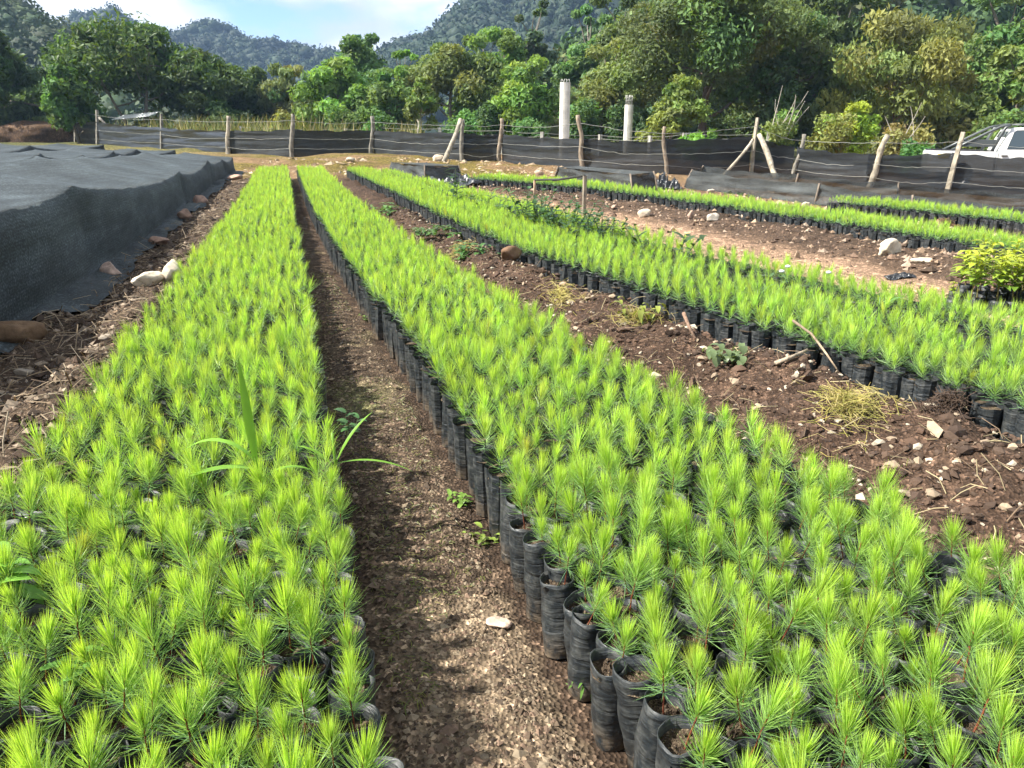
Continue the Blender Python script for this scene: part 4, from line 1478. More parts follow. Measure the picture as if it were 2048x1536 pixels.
    tmp = bpy.data.objects.new('lettering_curve', cu)
    COL.objects.link(tmp)
    dg = bpy.context.evaluated_depsgraph_get()
    me = bpy.data.meshes.new_from_object(tmp.evaluated_get(dg))
    bpy.data.objects.remove(tmp)
    t = link('lettering', me, pl)
    t.location = (x0 + .335 - root.location.x, -hw - .0125, .965)
    t.rotation_euler = (R(90), 0, 0)
    root.location = (15.30, 24.0, zg)
    root.rotation_euler = (0, 0, R(-20))


build_truck()

# ------------------------------------------------------------------ pine seedlings in black bags
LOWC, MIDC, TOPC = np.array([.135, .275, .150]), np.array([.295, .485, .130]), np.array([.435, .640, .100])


def needles(r, n, H, stem, spread, w, lod, warm=0.0, dull=0.0):
    """Needle foliage of one seedling, base of the stem at z=0."""
    t = np.sort(r.beta(1.35, 1.0, n))
    az = np.arange(n) * 2.39996 + r.uniform(-.5, .5, n)
    pol = np.radians(np.interp(t, [0, .3, .7, 1], [95, 56, 25, 6])) * r.uniform(.7, 1.3, n)
    L = np.interp(t, [0, .25, .7, 1], [.75, 1.0, .92, .70]) * spread * r.uniform(.75, 1.2, n)
    z0 = stem + t * H * .66
    d = np.stack([np.sin(pol) * np.cos(az), np.sin(pol) * np.sin(az), np.cos(pol)], 1)
    p0 = np.stack([.003 * np.cos(az), .003 * np.sin(az), z0], 1)
    up = np.array([0, 0, 1.0])
    curl = r.normal(.10, .14, n)[:, None]
    p1 = p0 + d * L[:, None] * .5
    p2 = p0 + d * L[:, None] + up * L[:, None] * curl
    side = np.cross(d, r.normal(size=(n, 3)))
    side /= np.linalg.norm(side, axis=1, keepdims=True) + 1e-9
    s2 = np.cross(d, side)
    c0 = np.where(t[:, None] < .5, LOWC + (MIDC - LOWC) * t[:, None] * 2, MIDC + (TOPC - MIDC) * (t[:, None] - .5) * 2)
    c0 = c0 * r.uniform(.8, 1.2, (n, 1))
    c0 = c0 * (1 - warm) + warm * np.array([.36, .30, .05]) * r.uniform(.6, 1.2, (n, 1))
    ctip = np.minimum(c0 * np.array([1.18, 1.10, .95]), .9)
    if lod == 0:
        k = np.array([0, 2.094, 4.189])
        off = np.cos(k)[None, :, None] * side[:, None] + np.sin(k)[None, :, None] * s2[:, None]
        V = np.concatenate([p0[:, None] + off * w * .9, p1[:, None] + off * w * .8, p2[:, None]], 1)
        b = np.arange(n)[:, None] * 7
        Q = np.concatenate([b + np.array([[i, (i + 1) % 3, 3 + (i + 1) % 3, 3 + i]]) for i in range(3)])
        T = np.concatenate([b + np.array([[3 + i, 3 + (i + 1) % 3, 6]]) for i in range(3)])
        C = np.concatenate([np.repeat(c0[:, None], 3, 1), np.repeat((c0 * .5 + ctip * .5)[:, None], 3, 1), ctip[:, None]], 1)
        return V.reshape(-1, 3), Q, T, C.reshape(-1, 3)
    if lod == 1:
        V = np.stack([p0 - side * w, p0 + side * w, p1 + side * w * .9, p1 - side * w * .9, p2], 1)
        b = np.arange(n)[:, None] * 5
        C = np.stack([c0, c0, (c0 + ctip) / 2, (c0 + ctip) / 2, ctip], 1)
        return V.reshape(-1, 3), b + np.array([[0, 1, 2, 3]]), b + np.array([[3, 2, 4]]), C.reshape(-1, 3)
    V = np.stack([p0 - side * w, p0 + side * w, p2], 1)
    b = np.arange(n)[:, None] * 3
    return V.reshape(-1, 3), np.zeros((0, 4), int), b + np.array([[0, 1, 2]]), np.stack([c0, c0, ctip], 1).reshape(-1, 3)


def bag_mesh(r, seg, rings, rad=.0462, H=BAG_H, lod=0):
    a = np.arange(seg) * 2 * np.pi / seg
    ell = 1 + r.uniform(-.10, .10) * np.cos(2 * (a + r.uniform(0, 3)))
    zs = np.linspace(0, 1, rings)
    sd = int(r.integers(1000))
    V = []
    for f in zs:
        prof = 1 - .10 * (1 - f) ** 4 + .03 * math.sin(f * 6 + sd)
        n = .10 * noise2(np.cos(a) * 1.6 + sd, np.sin(a) * 1.6 + f * 5, 1, sd) + .028 * noise2(f * 26 + np.cos(a), np.sin(a) * 1.5, 1, sd + 1)
        rr = rad * ell * (prof + (n if lod == 0 else 0))
        z = f * H + (f ** 6) * (.009 * noise2(np.cos(a) * 1.5, np.sin(a) * 1.5, 1, sd + 2) + .004)
        V.append(np.stack([rr * np.cos(a), rr * np.sin(a), z + 0 * a], 1))
    top = V[-1]
    if lod == 0:
        V.append(top * np.array([.965, .965, 1]))
        V.append(top * np.array([.93, .93, 1]) - [0, 0, .045])
    else:
        V.append(top * np.array([.90, .90, 1]) - [0, 0, .03])
    V = np.array(V)
    return V.reshape(-1, 3), grid_quads(len(V), seg, True), np.zeros((0, 3), int), np.ones((V.shape[0] * seg, 3))


def soil_mesh(r, rad=.0442, z=BAG_H - .022):
    k, seg = 5, 14
    a = np.arange(seg) * 2 * np.pi / seg
    V = [np.array([[0, 0, z + .004]])]
    for q in np.linspace(.2, 1, k):
        V.append(np.stack([q * rad * np.cos(a), q * rad * np.sin(a), z + .004 * r.normal(size=seg)], 1))
    V = np.concatenate(V)
    i = np.arange(seg)
    T = np.stack([np.zeros(seg, int), 1 + i, 1 + (i + 1) % seg], 1)
    Q = np.concatenate([np.stack([1 + q * seg + i, 1 + (q + 1) * seg + i, 1 + (q + 1) * seg + (i + 1) % seg, 1 + q * seg + (i + 1) % seg], 1) for q in range(k - 1)])
    mb = MB()
    mb.add(V, Q, T)
    iv, it = ICO[1]
    for _ in range(9):
        rr, b = rad * math.sqrt(r.uniform(0, .8)), r.uniform(0, 6.28)
        s = r.uniform(.003, .0075)
        mb.add(iv * s * r.uniform(.7, 1.2, (len(iv), 1)) * [1, 1, .7] + [rr * math.cos(b), rr * math.sin(b), z + .003], None, it)
    return mb


def stem_mesh(H, stem, r, col=(.16, .045, .022)):
    mb = MB()
    P = np.stack([np.cumsum(r.normal(size=6) * .0016), np.cumsum(r.normal(size=6) * .0016), np.linspace(-.02, stem + H * .62, 6)], 1)
    P[:, :2] -= P[1, :2]
    tube(mb, P, np.linspace(.0021, .0012, 6), 6, col)
    return mb


def bed_points(b):
    L, Rr, y0, y1 = BEDS[b]
    pitch = .0915
    pts = []
    y, i = y0, 0
    r = np.random.default_rng(500 + b)
    while y < y1:
        xl, xr = float(L(y)) + .047, float(Rr(y)) - .047
        sl = (float(L(y + .1)) - float(L(y - .1))) / .2
        n = max(2, int(round((xr - xl) / pitch)))
        st = (xr - xl) / n
        o = .15 if i % 2 else -.15
        for j in range(n):
            x = xl + st * (j + .5) + st * o
            edge_ = 0 if j == 0 else (1 if j == n - 1 else 2)
            pts.append((x + r.normal() * .006, y + r.normal() * .008, i, j, n, edge_))
        y += pitch * .93 / math.sqrt(1 + sl * sl) * (1.0 if b < 5 else .95)
        i += 1
    return np.array(pts)


TH = R(17.75)
FPX = 27.07 / 36.0


def inview(P, m=.03):
    c, s = math.cos(TH), math.sin(TH)
    zz = P[:, 2] - 1.33
    dep = P[:, 1] * c - zz * s
    u = FPX * P[:, 0] / dep
    v = FPX * (P[:, 1] * s + zz * c) / dep
    return (dep > .1) & (np.abs(u) < .5 + m) & (np.abs(v) < .375 + m), dep


def build_seedlings():
    r = np.random.default_rng(99)
    VAR0, NV = [], 14
    for k in range(NV):
        big = [1.0, 1.15, .88, 1.28, .74, 1.05, .60, .92, 1.15, 1.0, .80, 1.22, .58, .98][k]
        warm = [0, 0, 0, 0, 0, .08, 0, 0, 0, .05, 0, 0, .45, 0][k]
        H, stem, spread = .116 * big * r.uniform(.9, 1.15), r.uniform(.022, .055), .066 * (.5 + .5 * big)
        n = int(215 * (.45 + .55 * big))
        mbn = MB()
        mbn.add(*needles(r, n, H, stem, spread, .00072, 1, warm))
        VAR0.append((mbn.mesh('needles', M_NEEDLE), stem_mesh(H, stem, r).mesh('stem', M_BARK, True), big, warm))
    BAG0 = []
    for k in range(7):
        q = MB()
        q.add(*bag_mesh(r, 22, 15))
        BAG0.append(q.mesh('bag', M_BAG, True))
    SOIL0 = [soil_mesh(r).mesh('soil', M_POTSOIL, False) for _ in range(5)]
    LOD = {}
    for lod, n, w in ((1, 92, .00088), (2, 46, .0018), (3, 26, .0031)):
        LOD[lod] = []
        for k in range(10):
            big = r.uniform(.85, 1.15)
            mb = MB()
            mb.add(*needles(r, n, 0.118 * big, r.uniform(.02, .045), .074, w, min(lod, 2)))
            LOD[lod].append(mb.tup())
    bagl = {1: [bag_mesh(r, 12, 5, lod=1) for _ in range(4)], 2: [bag_mesh(r, 6, 2, lod=1) for _ in range(3)]}
    disc = {}
    for lod, seg in ((1, 10), (2, 6)):
        a = np.arange(seg) * 2 * np.pi / seg
        V = np.concatenate([[[0, 0, BAG_H - .018]], np.stack([.0442 * np.cos(a), .0442 * np.sin(a), np.full(seg, BAG_H - .024)], 1)])
        i = np.arange(seg)
        disc[lod] = (V, np.zeros((0, 4), int), np.stack([0 * i, 1 + i, 1 + (i + 1) % seg], 1), np.ones((len(V), 3)))
    allp = {b: bed_points(b) for b in BEDS}
    # the 300 that show largest become things of their own
    cand = []
    for b in (1, 2, 3):
        p = allp[b]
        z = h0(p[:, 0], p[:, 1])
        ok, dep = inview(np.stack([p[:, 0], p[:, 1], z + .34], 1), .01)
        for k in np.where(ok)[0]:
            cand.append((dep[k], b, k))
    cand.sort()
    near = cand[:300]
    nearset = {(b, k) for _, b, k in near}
    bedname = {1: 'left bed', 2: 'bed right of path', 3: 'third bed'}
    seen = {}
    order = sorted(near, key=lambda q: (q[1], allp[q[1]][q[2]][1]))
    for dep, b, k in order:
        x, y, i, j, n, ed = allp[b][k]
        v = int(r.integers(NV))
        if r.uniform() < (.5 if v == 6 else .82) and v in (6, 12):
            v = int(r.integers(6))
        nd_me, st_me, big, warm = VAR0[v]
        row = int(n - 1 - j) if b == 1 else int(j)       # rows counted from the path
        kk = seen[(b, row)] = seen.get((b, row), 0) + 1
        look = 'yellowing' if warm > .3 else ('small green' if big < .75 else ('tall bright green' if big > 1.1 else 'bright green'))
        where = 'path-edge row' if row == 0 else ORD[row + 1] + ' row from path'
        lab = f'{look} pine seedling, {bedname[b]}, {where}, {ORD[min(kk, 20)]} from bottom'
        z = float(h0(x, y)) - .008
        root = thing('potted_pine_seedling', lab, 'seedling', (x, y, z), 0, 'potted pine seedlings in the near rows')
        ang = r.uniform(0, 6.28)
        bz = r.uniform(.88, 1.07)
        lean = (r.normal() * .035, r.normal() * .035) if ed == 2 else (r.normal() * .075, r.normal() * .075)
        o = link('bag', BAG0[int(r.integers(7))], root)
        o.rotation_euler = (lean[0], lean[1], ang)
        o.scale = (r.uniform(.95, 1.06), r.uniform(.95, 1.06), bz)
        o2 = link('soil', SOIL0[int(r.integers(5))], root)
        o2.rotation_euler = (lean[0], lean[1], ang)
        o2.scale = (1, 1, bz * r.uniform(.93, 1.0))
        s = r.uniform(.80, 1.2)
        til = (r.normal() * .13, r.normal() * .13, r.uniform(0, 6.28))
        zz = (BAG_H - .024) * bz
        px, py = math.sin(lean[1]) * zz, -math.sin(lean[0]) * zz
        for nm, me in (('stem', st_me), ('needles', nd_me)):
            q = link(nm, me, root, (px, py, zz))
            q.rotation_euler = til
            q.scale = (s, s, s * r.uniform(.97, 1.03))
    # the rest of each bed as one mass
    info = {1: 'rest of the left bed of bright green pine seedlings, running to the fence', 2: 'rest of the pine seedling bed right of the path',
            3: 'third bed of pine seedlings, beyond the pebbly soil strip', 4: 'fourth bed of pine seedlings, behind the weedy gap',
            5: 'fifth bed of pine seedlings, beyond the tan path', 6: 'short farthest bed of pine seedlings beside the long net cage'}
    for b, p in allp.items():
        keep = np.array([(b, k) not in nearset for k in range(len(p))])
        p = p[keep]
        r2 = np.random.default_rng(700 + b)
        z = h0(p[:, 0], p[:, 1]) - .008
        z = z + (0 if b != 3 else .02)
        P = np.stack([p[:, 0], p[:, 1], z], 1)
        dist = np.hypot(p[:, 0], p[:, 1])
        gap = r2.uniform(size=len(p)) < .035
        hv = 1 + .10 * fbm2(p[:, 0], p[:, 1], 1.1, 2, 40 + b)
        mb = MB()
        for lod, lo, hi in ((1, 0, 4.6), (2, 4.6, 9.5), (3, 9.5, 99)):
            m = (dist >= lo) & (dist < hi) & ~gap
            idx = np.where(m)[0]
            for k in range(10):
                sel = idx[k::10]
                if not len(sel):
                    continue
                n = len(sel)
                tint = r2.uniform(.84, 1.14, (n, 1)) * (1 + r2.normal(size=(n, 3)) * np.array([.04, .02, .03]))
                yl = r2.uniform(size=n) < .012
                tint[yl] *= np.array([1.12, .9, .85])
                pos = P[sel] + [0, 0, BAG_H - .024]
                mb.add(*scatter(LOD[lod][k], pos, r2.uniform(.78, 1.2, n) * hv[sel], r2.uniform(0, 6.28, n), r2.normal(size=(n, 2)) * .14, tint), mi=0)
            bl = 1 if lod == 1 else 2
            idx = np.where((dist >= lo) & (dist < hi))[0]
            pr = bagl[bl]
            for k in range(len(pr)):
                sel = idx[k::len(pr)]
                if not len(sel):
                    continue
                n = len(sel)
                an = r2.uniform(0, 6.28, n)
                mb.add(*scatter(pr[k], P[sel], np.stack([r2.uniform(.95, 1.08, n)] * 2 + [r2.uniform(.93, 1.05, n)], 1), an, r2.normal(size=(n, 2)) * .04), mi=1)
                mb.add(*scatter(disc[bl], P[sel], np.ones(n), an), mi=2)
        tag(link('seedling_bed', mb.mesh('seedling_bed', [M_NEEDLE, M_BAG, M_POTSOIL])), info[b], 'seedling bed', 'beds of pine seedlings', 'stuff')
        print('bed', b, len(p), 'tris', sum(len(q) * 2 for q in mb.Q) + sum(len(q) for q in mb.T))


build_seedlings()

# ------------------------------------------------------------------ stones
def rock_mesh(r, sx, sy, sz, col, cuts=5, sub=3, rough=.16):
    V, T = ICO[sub]
    P = V.copy()
    for _ in range(cuts):
        n = r.normal(size=3)
        n /= np.linalg.norm(n)
        d = P @ n
        lim = r.uniform(.5, .82)
        P = P - np.clip(d - lim, 0, None)[:, None] * n
    sd = int(r.integers(9999))
    P = P * (1 + rough * fbm3(V + sd, 1.7, 3, sd))[:, None]
    C = np.array(col) * (1 + .22 * fbm3(V + sd, 2.2, 3, sd + 5))[:, None]
    mb = MB()
    mb.add(P * np.array([sx, sy, sz]), None, T, C)
    return mb


def stone(label, x, y, w, h, col, rz=0.0, d=None, seed=0, cuts=10, sink=.30, dz=0.0, name='stone'):
    r = np.random.default_rng(seed)
    mb = rock_mesh(r, w / 2, (d or w * .75) / 2, h * .62, col, cuts)
    mb.V[0] = mb.V[0] @ rotz(rz).T + np.array([x, y, float(gz(x, y)) + h * (.62 - sink) + dz])
    return single(name, mb, M_ROCK, label, 'stone', smooth=True)


WH, PK, BR, GRY = (.58, .50, .38), (.40, .27, .20), (.15, .095, .055), (.26, .22, .17)
for i, a in enumerate([
    ('large smooth brown boulder at the left edge, holding the net skirt', -3.42, 5.10, .46, .20, BR, .3, .34),
    ('pinkish slab-sided stone on the net skirt, nearest after the brown boulder', -4.05, 7.75, .27, .13, (.36, .27, .22), -.4, .2),
    ('reddish stone on the net skirt, third along the tunnel', -4.46, 9.78, .26, .12, (.30, .20, .15), .2, .18),
    ('brown stone leaning on the tunnel foot, fourth along the skirt', -5.16, 12.4, .28, .15, (.27, .18, .13), .5, .2),
    ('long brown stone on the skirt halfway down the tunnel', -5.78, 14.6, .42, .20, (.30, .20, .15), -.6, .24),
    ('pale stone at the far end of the tunnel skirt', -7.10, 20.4, .42, .14, PK, .2, .25),
    ('flat grey stone lying in the soil by the left bed, nearest of the pair', -2.84, 4.30, .14, .05, GRY, .2, .10),
    ('small grey stone on the soil shoulder of the left bed', -2.55, 4.70, .13, .05, GRY, .7, .07),
    ('big white boulder on the bare soil before the fifth bed', 4.11, 8.45, .32, .20, WH, .1, .26),
    ('pale round stone on the bank below the fifth bed', 2.11, 12.45, .27, .14, (.50, .43, .33), .3, .2),
    ('pale flat-topped stone on the bank, right of the round one', 2.98, 11.6, .23, .11, (.50, .44, .36), .2, .16),
    ('brown pointed stone beside the flat-topped stone', 2.68, 11.8, .13, .12, PK, .2, .1),
    ('half-buried tan slab on the tan path', 3.24, 8.75, .15, .10, (.34, .25, .17), .9, .05),
    ('white split stone like a short plank near the leafy clump', 4.20, 7.95, .28, .06, WH, -.5, .09),
    ('pale pebble-like stone in the soil strip before the third bed', .56, 6.52, .11, .08, (.46, .38, .28), .3, .09),
    ('dark soil clod against the bags of the third bed', .48, 6.78, .20, .15, (.075, .045, .03), .3, .18),
    ('brown rounded clod beside the weeds in the soil strip', -.02, 7.35, .24, .13, (.17, .10, .06), .6, .18),
    ('flat pinkish stone lying alone in the middle of the path', -.04, 1.90, .060, .020, (.48, .36, .28), 1.2, .075),
    ('big pale rock at the foot of the leaning fence brace', -2.62, 28.3, .52, .30, (.46, .38, .28), .1, .4),
    ('pale rock on the stony rise behind the second bed', -5.38, 26.8, .34, .18, (.46, .40, .30), .4, .25),
    ('lone tan rock on the ochre ground before the fence', .76, 22.5, .30, .20, (.42, .30, .22), .2, .25),
    ('blocky tan stone before the stake frame', -.38, 17.6, .22, .14, (.34, .25, .18), .1, .16),
    ('flat stone on the bank just behind the stake frame', 1.58, 12.4, .13, .06, PK, .1, .1),
    ('pinkish stone higher on the bank behind the stake frame', 1.77, 13.6, .15, .07, PK, .8, .1),
    ('pale stone left of the taller stake', .80, 13.8, .13, .07, (.45, .37, .28), .3, .1),
    ('pale stone beside the shorter stake', .60, 14.0, .13, .06, (.45, .37, .28), .6, .1),
    ('white stone at the near end of the farthest bed', 5.45, 14.6, .18, .11, WH, .4, .13),
    ('tan stone on bare ground in front of the longest cage', 5.11, 17.3, .16, .08, PK, .4, .12),
    ('pale stone at the left foot of the longest cage', 4.45, 17.7, .18, .09, (.45, .38, .3), .2, .13),
    ('flat pale boulder between the fifth and farthest beds', 7.25, 12.0, .26, .09, WH, .2, .18),
    ('small pinkish stone under the pale pebble-like stone', .42, 6.22, .08, .06, PK, .4, .06),
    ('brown stone left of the pointed stone on the bank', 2.29, 11.1, .12, .08, PK, .9, .1),
]):
    stone(*a[:6], rz=a[6], d=a[7], seed=900 + i, dz=(.03 if 'skirt' in a[0] or 'foot, fourth' in a[0] else 0))
# the white rock by the left bed: a long low end and a taller block
r_ = np.random.default_rng(44)
mbw = rock_mesh(r_, .10, .16, .13, WH, 6)
mbw.V[0] = mbw.V[0] @ rotz(.4).T + np.array([-3.10, 6.98, float(gz(-3.1, 6.98)) + .09])
q = rock_mesh(r_, .075, .17, .075, (.62, .54, .42), 6)
mbw.add(q.V[0] @ rotz(-.5).T + np.array([-3.22, 6.78, float(gz(-3.22, 6.78)) + .045]), None, q.T[0], q.C[0])
single('stone', mbw, M_ROCK, 'white broken rock at the left bed edge, brightest stone at left', 'stone')


# ------------------------------------------------------------------ pebbles, clods, straw litter
OCT = (np.array([[1, 0, 0], [0, 1, 0], [-1, 0, 0], [0, -1, 0], [0, 0, 1], [0, 0, -1.0]]), np.array([[0, 1, 4], [1, 2, 4], [2, 3, 4], [3, 0, 4], [1, 0, 5], [2, 1, 5], [3, 2, 5], [0, 3, 5]]))


def pebbles(label, x, y, s, pal, seed, flat=.7, cat='gravel', name='gravel', sink=-.12, fine=False):
    r = np.random.default_rng(seed)
    n = len(x)
    iv, it = ICO[1] if fine else OCT
    iv = iv if fine else iv * 1.25
    mb = MB()
    z = gz(x, y)
    for k in range(6):
        P = iv * (1 + .28 * r.normal(size=(len(iv), 1)))
        P = P * np.array([1, r.uniform(.6, .95), flat * r.uniform(.7, 1.1)])
        sel = np.arange(k, n, 6)
        c = np.array(pal)[r.integers(0, len(pal), len(sel))] * r.uniform(.7, 1.25, (len(sel), 1))
        pr = (P, np.zeros((0, 4), int), it, np.ones((len(iv), 3)))
        mb.add(*scatter(pr, np.stack([x[sel], y[sel], z[sel] + s[sel] * sink], 1), s[sel], r.uniform(0, 6.28, len(sel)), r.normal(size=(len(sel), 2)) * .25, c))
    return tag(link(name, mb.mesh(name, M_PEB, False)), label, cat, kind='stuff')


def rand_between(r, n, bl, br, y0, y1, power=2.0, marg=.02):
    """More points near the camera."""
    y = y0 * (y1 / y0) ** (r.uniform(size=n) ** 1.0)
    t = r.uniform(size=n)
    return bl(y) + marg + t * (br(y) - bl(y) - 2 * marg), y


r = np.random.default_rng(61)
x, y = rand_between(r, 13500, BEDS[1][1], BEDS[2][0], .85, 8.0)
pebbles('tan gravel and crumbs of soil on the path between the first two beds', x, y, r.gamma(1.6, .0020, len(x)) + .0018, [(.15, .11, .075), (.09, .063, .042), (.24, .19, .13), (.055, .04, .028), (.17, .115, .08)], 62)
x, y = rand_between(r, 8500, BEDS[2][1], BEDS[3][0], 1.3, 13.0)
sz = np.where(r.uniform(size=len(x)) < .8, r.gamma(1.8, .0042, len(x)) + .003, r.gamma(2.2, .0055, len(x)) + .005)
pebbles('dark crumbly clods and pale pebbles in the soil strip before the third bed', x, y, sz, [(.075, .048, .033), (.055, .036, .026), (.10, .062, .042), (.075, .048, .033), (.30, .23, .16), (.09, .055, .037), (.065, .043, .03), (.10, .062, .042), (.075, .05, .035), (.055, .036, .026), (.40, .34, .26)], 63, fine=True)
x, y = rand_between(r, 6000, BEDS[4][1], BEDS[5][0], 5.5, 18.0)
keep = ((x - BEDS[4][1](y)) / (BEDS[5][0](y) - BEDS[4][1](y)) > .66) | (r.uniform(size=len(x)) < .2)
x, y = x[keep], y[keep]
pebbles('stony soil on the path and bank before the fifth bed', x, y, r.gamma(1.7, .007, len(x)) + .005, [(.10, .065, .045), (.30, .21, .14), (.15, .10, .07), (.07, .048, .033), (.36, .27, .2)], 64)
L1 = BEDS[1][0]
x, y = rand_between(r, 6500, lambda v: L1(v) - 1.0, L1, 2.0, 20.0)
pebbles('crumbs and stones in the dark soil between the tunnel and the left bed', x, y, r.gamma(2.0, .0065, len(x)) + .004, [(.09, .065, .045), (.06, .042, .03), (.13, .095, .065), (.28, .22, .16), (.075, .05, .035)], 65)
x, y = r.uniform(-9, 4.5, 1500), r.uniform(20.5, 30, 1500)
keep = fbm2(x, y, .7, 3, 71) > -.25
x, y = x[keep], y[keep]
pebbles('scattered pale stones on the ochre rise at the fence foot', x, y, r.gamma(1.6, .026, len(x)) + .012, [(.34, .26, .17), (.40, .32, .22), (.24, .17, .10), (.20, .15, .07)], 66)
x, y = r.uniform(3.0, 9.0, 1400), r.uniform(11, 19, 1400)
keep = x > BEDS[5][1](y) + .05
pebbles('small stones on the bare ground behind the fifth bed', x[keep], y[keep], r.gamma(2.0, .014, keep.sum()) + .008, [(.36, .26, .18), (.24, .16, .10), (.42, .34, .25)], 67)


def straw(label, x, y, L, pal, seed, z0=.006, hump=None, w=.0022, name='straw', cat='straw', lift=.02):
    r = np.random.default_rng(seed)
    n = len(x)
    a = r.uniform(0, 6.28, n)
    z = gz(x, y) + z0 + (hump(x, y) if hump else 0) * r.uniform(.05, 1.1, n)
    d = np.stack([np.cos(a), np.sin(a), r.normal(size=n) * .45], 1) * L[:, None] / 2
    c = np.stack([x, y, z], 1)
    sd = np.stack([-np.sin(a), np.cos(a), 0 * a], 1) * w
    up = np.array([0, 0, 1.0]) * w
    bend = np.stack([r.normal(size=n) * .12, r.normal(size=n) * .12, r.uniform(0, .2, n)], 1) * L[:, None]
    V = np.stack([c - d - sd, c - d + sd, c - d + up, c + bend - sd, c + bend + sd, c + bend + up, c + d - sd, c + d + sd, c + d + up], 1)
    b = np.arange(n)[:, None] * 9
    Q = np.concatenate([b + np.array([[k, (k + 1) % 3, 3 + (k + 1) % 3, 3 + k]]) + o for o in (0, 3) for k in range(3)])
    C = np.array(pal)[r.integers(0, len(pal), n)] * r.uniform(.7, 1.2, (n, 1))
    mb = MB()
    mb.add(V.reshape(-1, 3), Q, None, np.repeat(C, 9, 0))
    return mb


x, y = rand_between(r, 900, lambda v: L1(v) - .95, L1, 2.2, 18.0)
mb = straw('', x, y, r.uniform(.05, .28, len(x)), [(.30, .23, .15), (.22, .16, .10), (.38, .31, .22), (.12, .08, .05)], 71, .012, None, .0035)
tag(link('litter', mb.mesh('litter', M_DRY)), 'dry twigs and chips littering the soil left of the left bed', 'litter', kind='stuff')
x, y = rand_between(r, 500, BEDS[2][1], BEDS[3][0], 2.0, 12.0)
mb = straw('', x, y, r.uniform(.04, .16, len(x)), [(.32, .26, .15), (.20, .14, .09), (.40, .34, .2)], 72, .012, None, .0022)
tag(link('litter', mb.mesh('litter', M_DRY)), 'dry stalks scattered in the soil strip before the third bed', 'litter', kind='stuff')

# pulled-grass heaps along the soil strip
def heap(label, x0, y0, rx, ry, hh, n, pal, seed, L=(.06, .2), w=.0022, name='straw_heap'):
    r = np.random.default_rng(seed)
    q, a = np.abs(r.normal(size=n)) * .55, r.uniform(0, 6.28, n)
    q = q * (1 + .35 * np.sin(a * 2 + seed) + .2 * np.sin(a * 3 + 2))
    x, y = x0 + rx * q * np.cos(a), y0 + ry * q * np.sin(a)
    mb = straw('', x, y, r.uniform(*L, n), pal, seed + 1, .008, lambda X, Y: hh * np.clip(1 - ((X - x0) / rx) ** 2 - ((Y - y0) / ry) ** 2, 0, 1), w)
    return single(name, mb, M_DRY, label, 'straw heap', smooth=False, kind='stuff')


STRAW = [(.42, .34, .10), (.34, .30, .08), (.50, .42, .18), (.28, .27, .06)]
heap('heap of dry yellow straw on the soil strip, nearest the camera', 1.50, 3.22, .20, .20, .08, 460, STRAW, 81, (.04, .15), .0013)
heap('thin yellow straw around the wilted tall weed', .82, 5.05, .22, .34, .03, 260, STRAW, 83, (.04, .14), .0014)
heap('scattered straw beside the brown clod in the soil strip', .38, 6.0, .18, .45, .025, 240, STRAW, 85, (.04, .14), .0016)
heap('straw mixed with weeds farther up the soil strip', -.55, 8.3, .2, .55, .03, 260, STRAW, 87, (.05, .16), .002)
heap('brown root ball lying on the soil strip beside the straw heap', 1.88, 3.12, .13, .10, .06, 420, [(.10, .065, .045), (.07, .045, .03)], 89, (.03, .09), .0016, 'root_ball')
heap('reddish brown brush heap between the fifth and farthest beds', 6.75, 12.1, .28, .22, .10, 420, [(.17, .10, .05), (.12, .075, .04)], 91, (.06, .2), .004, 'brush_heap')


def stick(label, pts, rad, col):
    mb = MB()
    P = np.array([(x, y, float(gz(x, y)) + z) for x, y, z in pts])
    tube(mb, P, np.linspace(rad, rad * .6, len(P)), 7, col, True, .2)
    return single('stick', mb, M_WOOD, label, 'stick')


stick('thin pale stick leaning on the bags of the third bed', [(1.50, 4.02, .19), (1.56, 3.90, .12), (1.60, 3.78, .06), (1.63, 3.70, .01)], .007, (.36, .27, .18))
stick('short brown stick standing by the wilted weed in the soil strip', [(1.07, 4.70, .10), (1.08, 4.60, .05), (1.10, 4.48, .01)], .013, (.24, .15, .10))
stick('long dry twig across the soil before the net tunnel', [(-3.55, 8.0, .05), (-3.25, 8.5, .03), (-3.0, 8.3, .03), (-2.9, 7.9, .02)], .007, (.24, .18, .12))
stick('weathered wooden chip on the soil strip beside the wilted leaves', [(1.36, 3.82, .03), (1.46, 3.86, .03), (1.55, 3.90, .03)], .012, (.45, .36, .26))


# ------------------------------------------------------------------ weeds
def blade(mb, p, d, L, w, droop, col, seg=8, fold=.25, r=None):
    """Strap leaf from p, heading d, bending down by droop."""
    P, q = [np.array(p, float)], np.array(d, float) / np.linalg.norm(d)
    for i in range(seg):
        P.append(P[-1] + q * L / seg)
        q = q + np.array([0, 0, -droop / seg])
        q /= np.linalg.norm(q)
    P = np.array(P)
    T = np.gradient(P, axis=0)
    S = np.cross(T, [0, 0, 1.0]) + (np.abs(T[:, 2:]) ** 8) * np.array([.004, .002, 0])
    S[np.linalg.norm(T[:, :2], axis=1) < .25 * np.linalg.norm(T, axis=1)] = (1.0, .25, 0)
    S /= np.linalg.norm(S, axis=1, keepdims=True)
    N = np.cross(S, T)
    N /= np.linalg.norm(N, axis=1, keepdims=True) + 1e-9
    f = np.linspace(0, 1, seg + 1)
    ww = (w * np.clip(np.sin(np.pi * (f * .85 + .12)), 0.02, 1))[:, None]
    ww[-1] *= .05
    V = np.stack([P - S * ww + N * ww * fold, P, P + S * ww + N * ww * fold], 1).reshape(-1, 3)
    mb.add(V, grid_quads(seg + 1, 3), None, col)


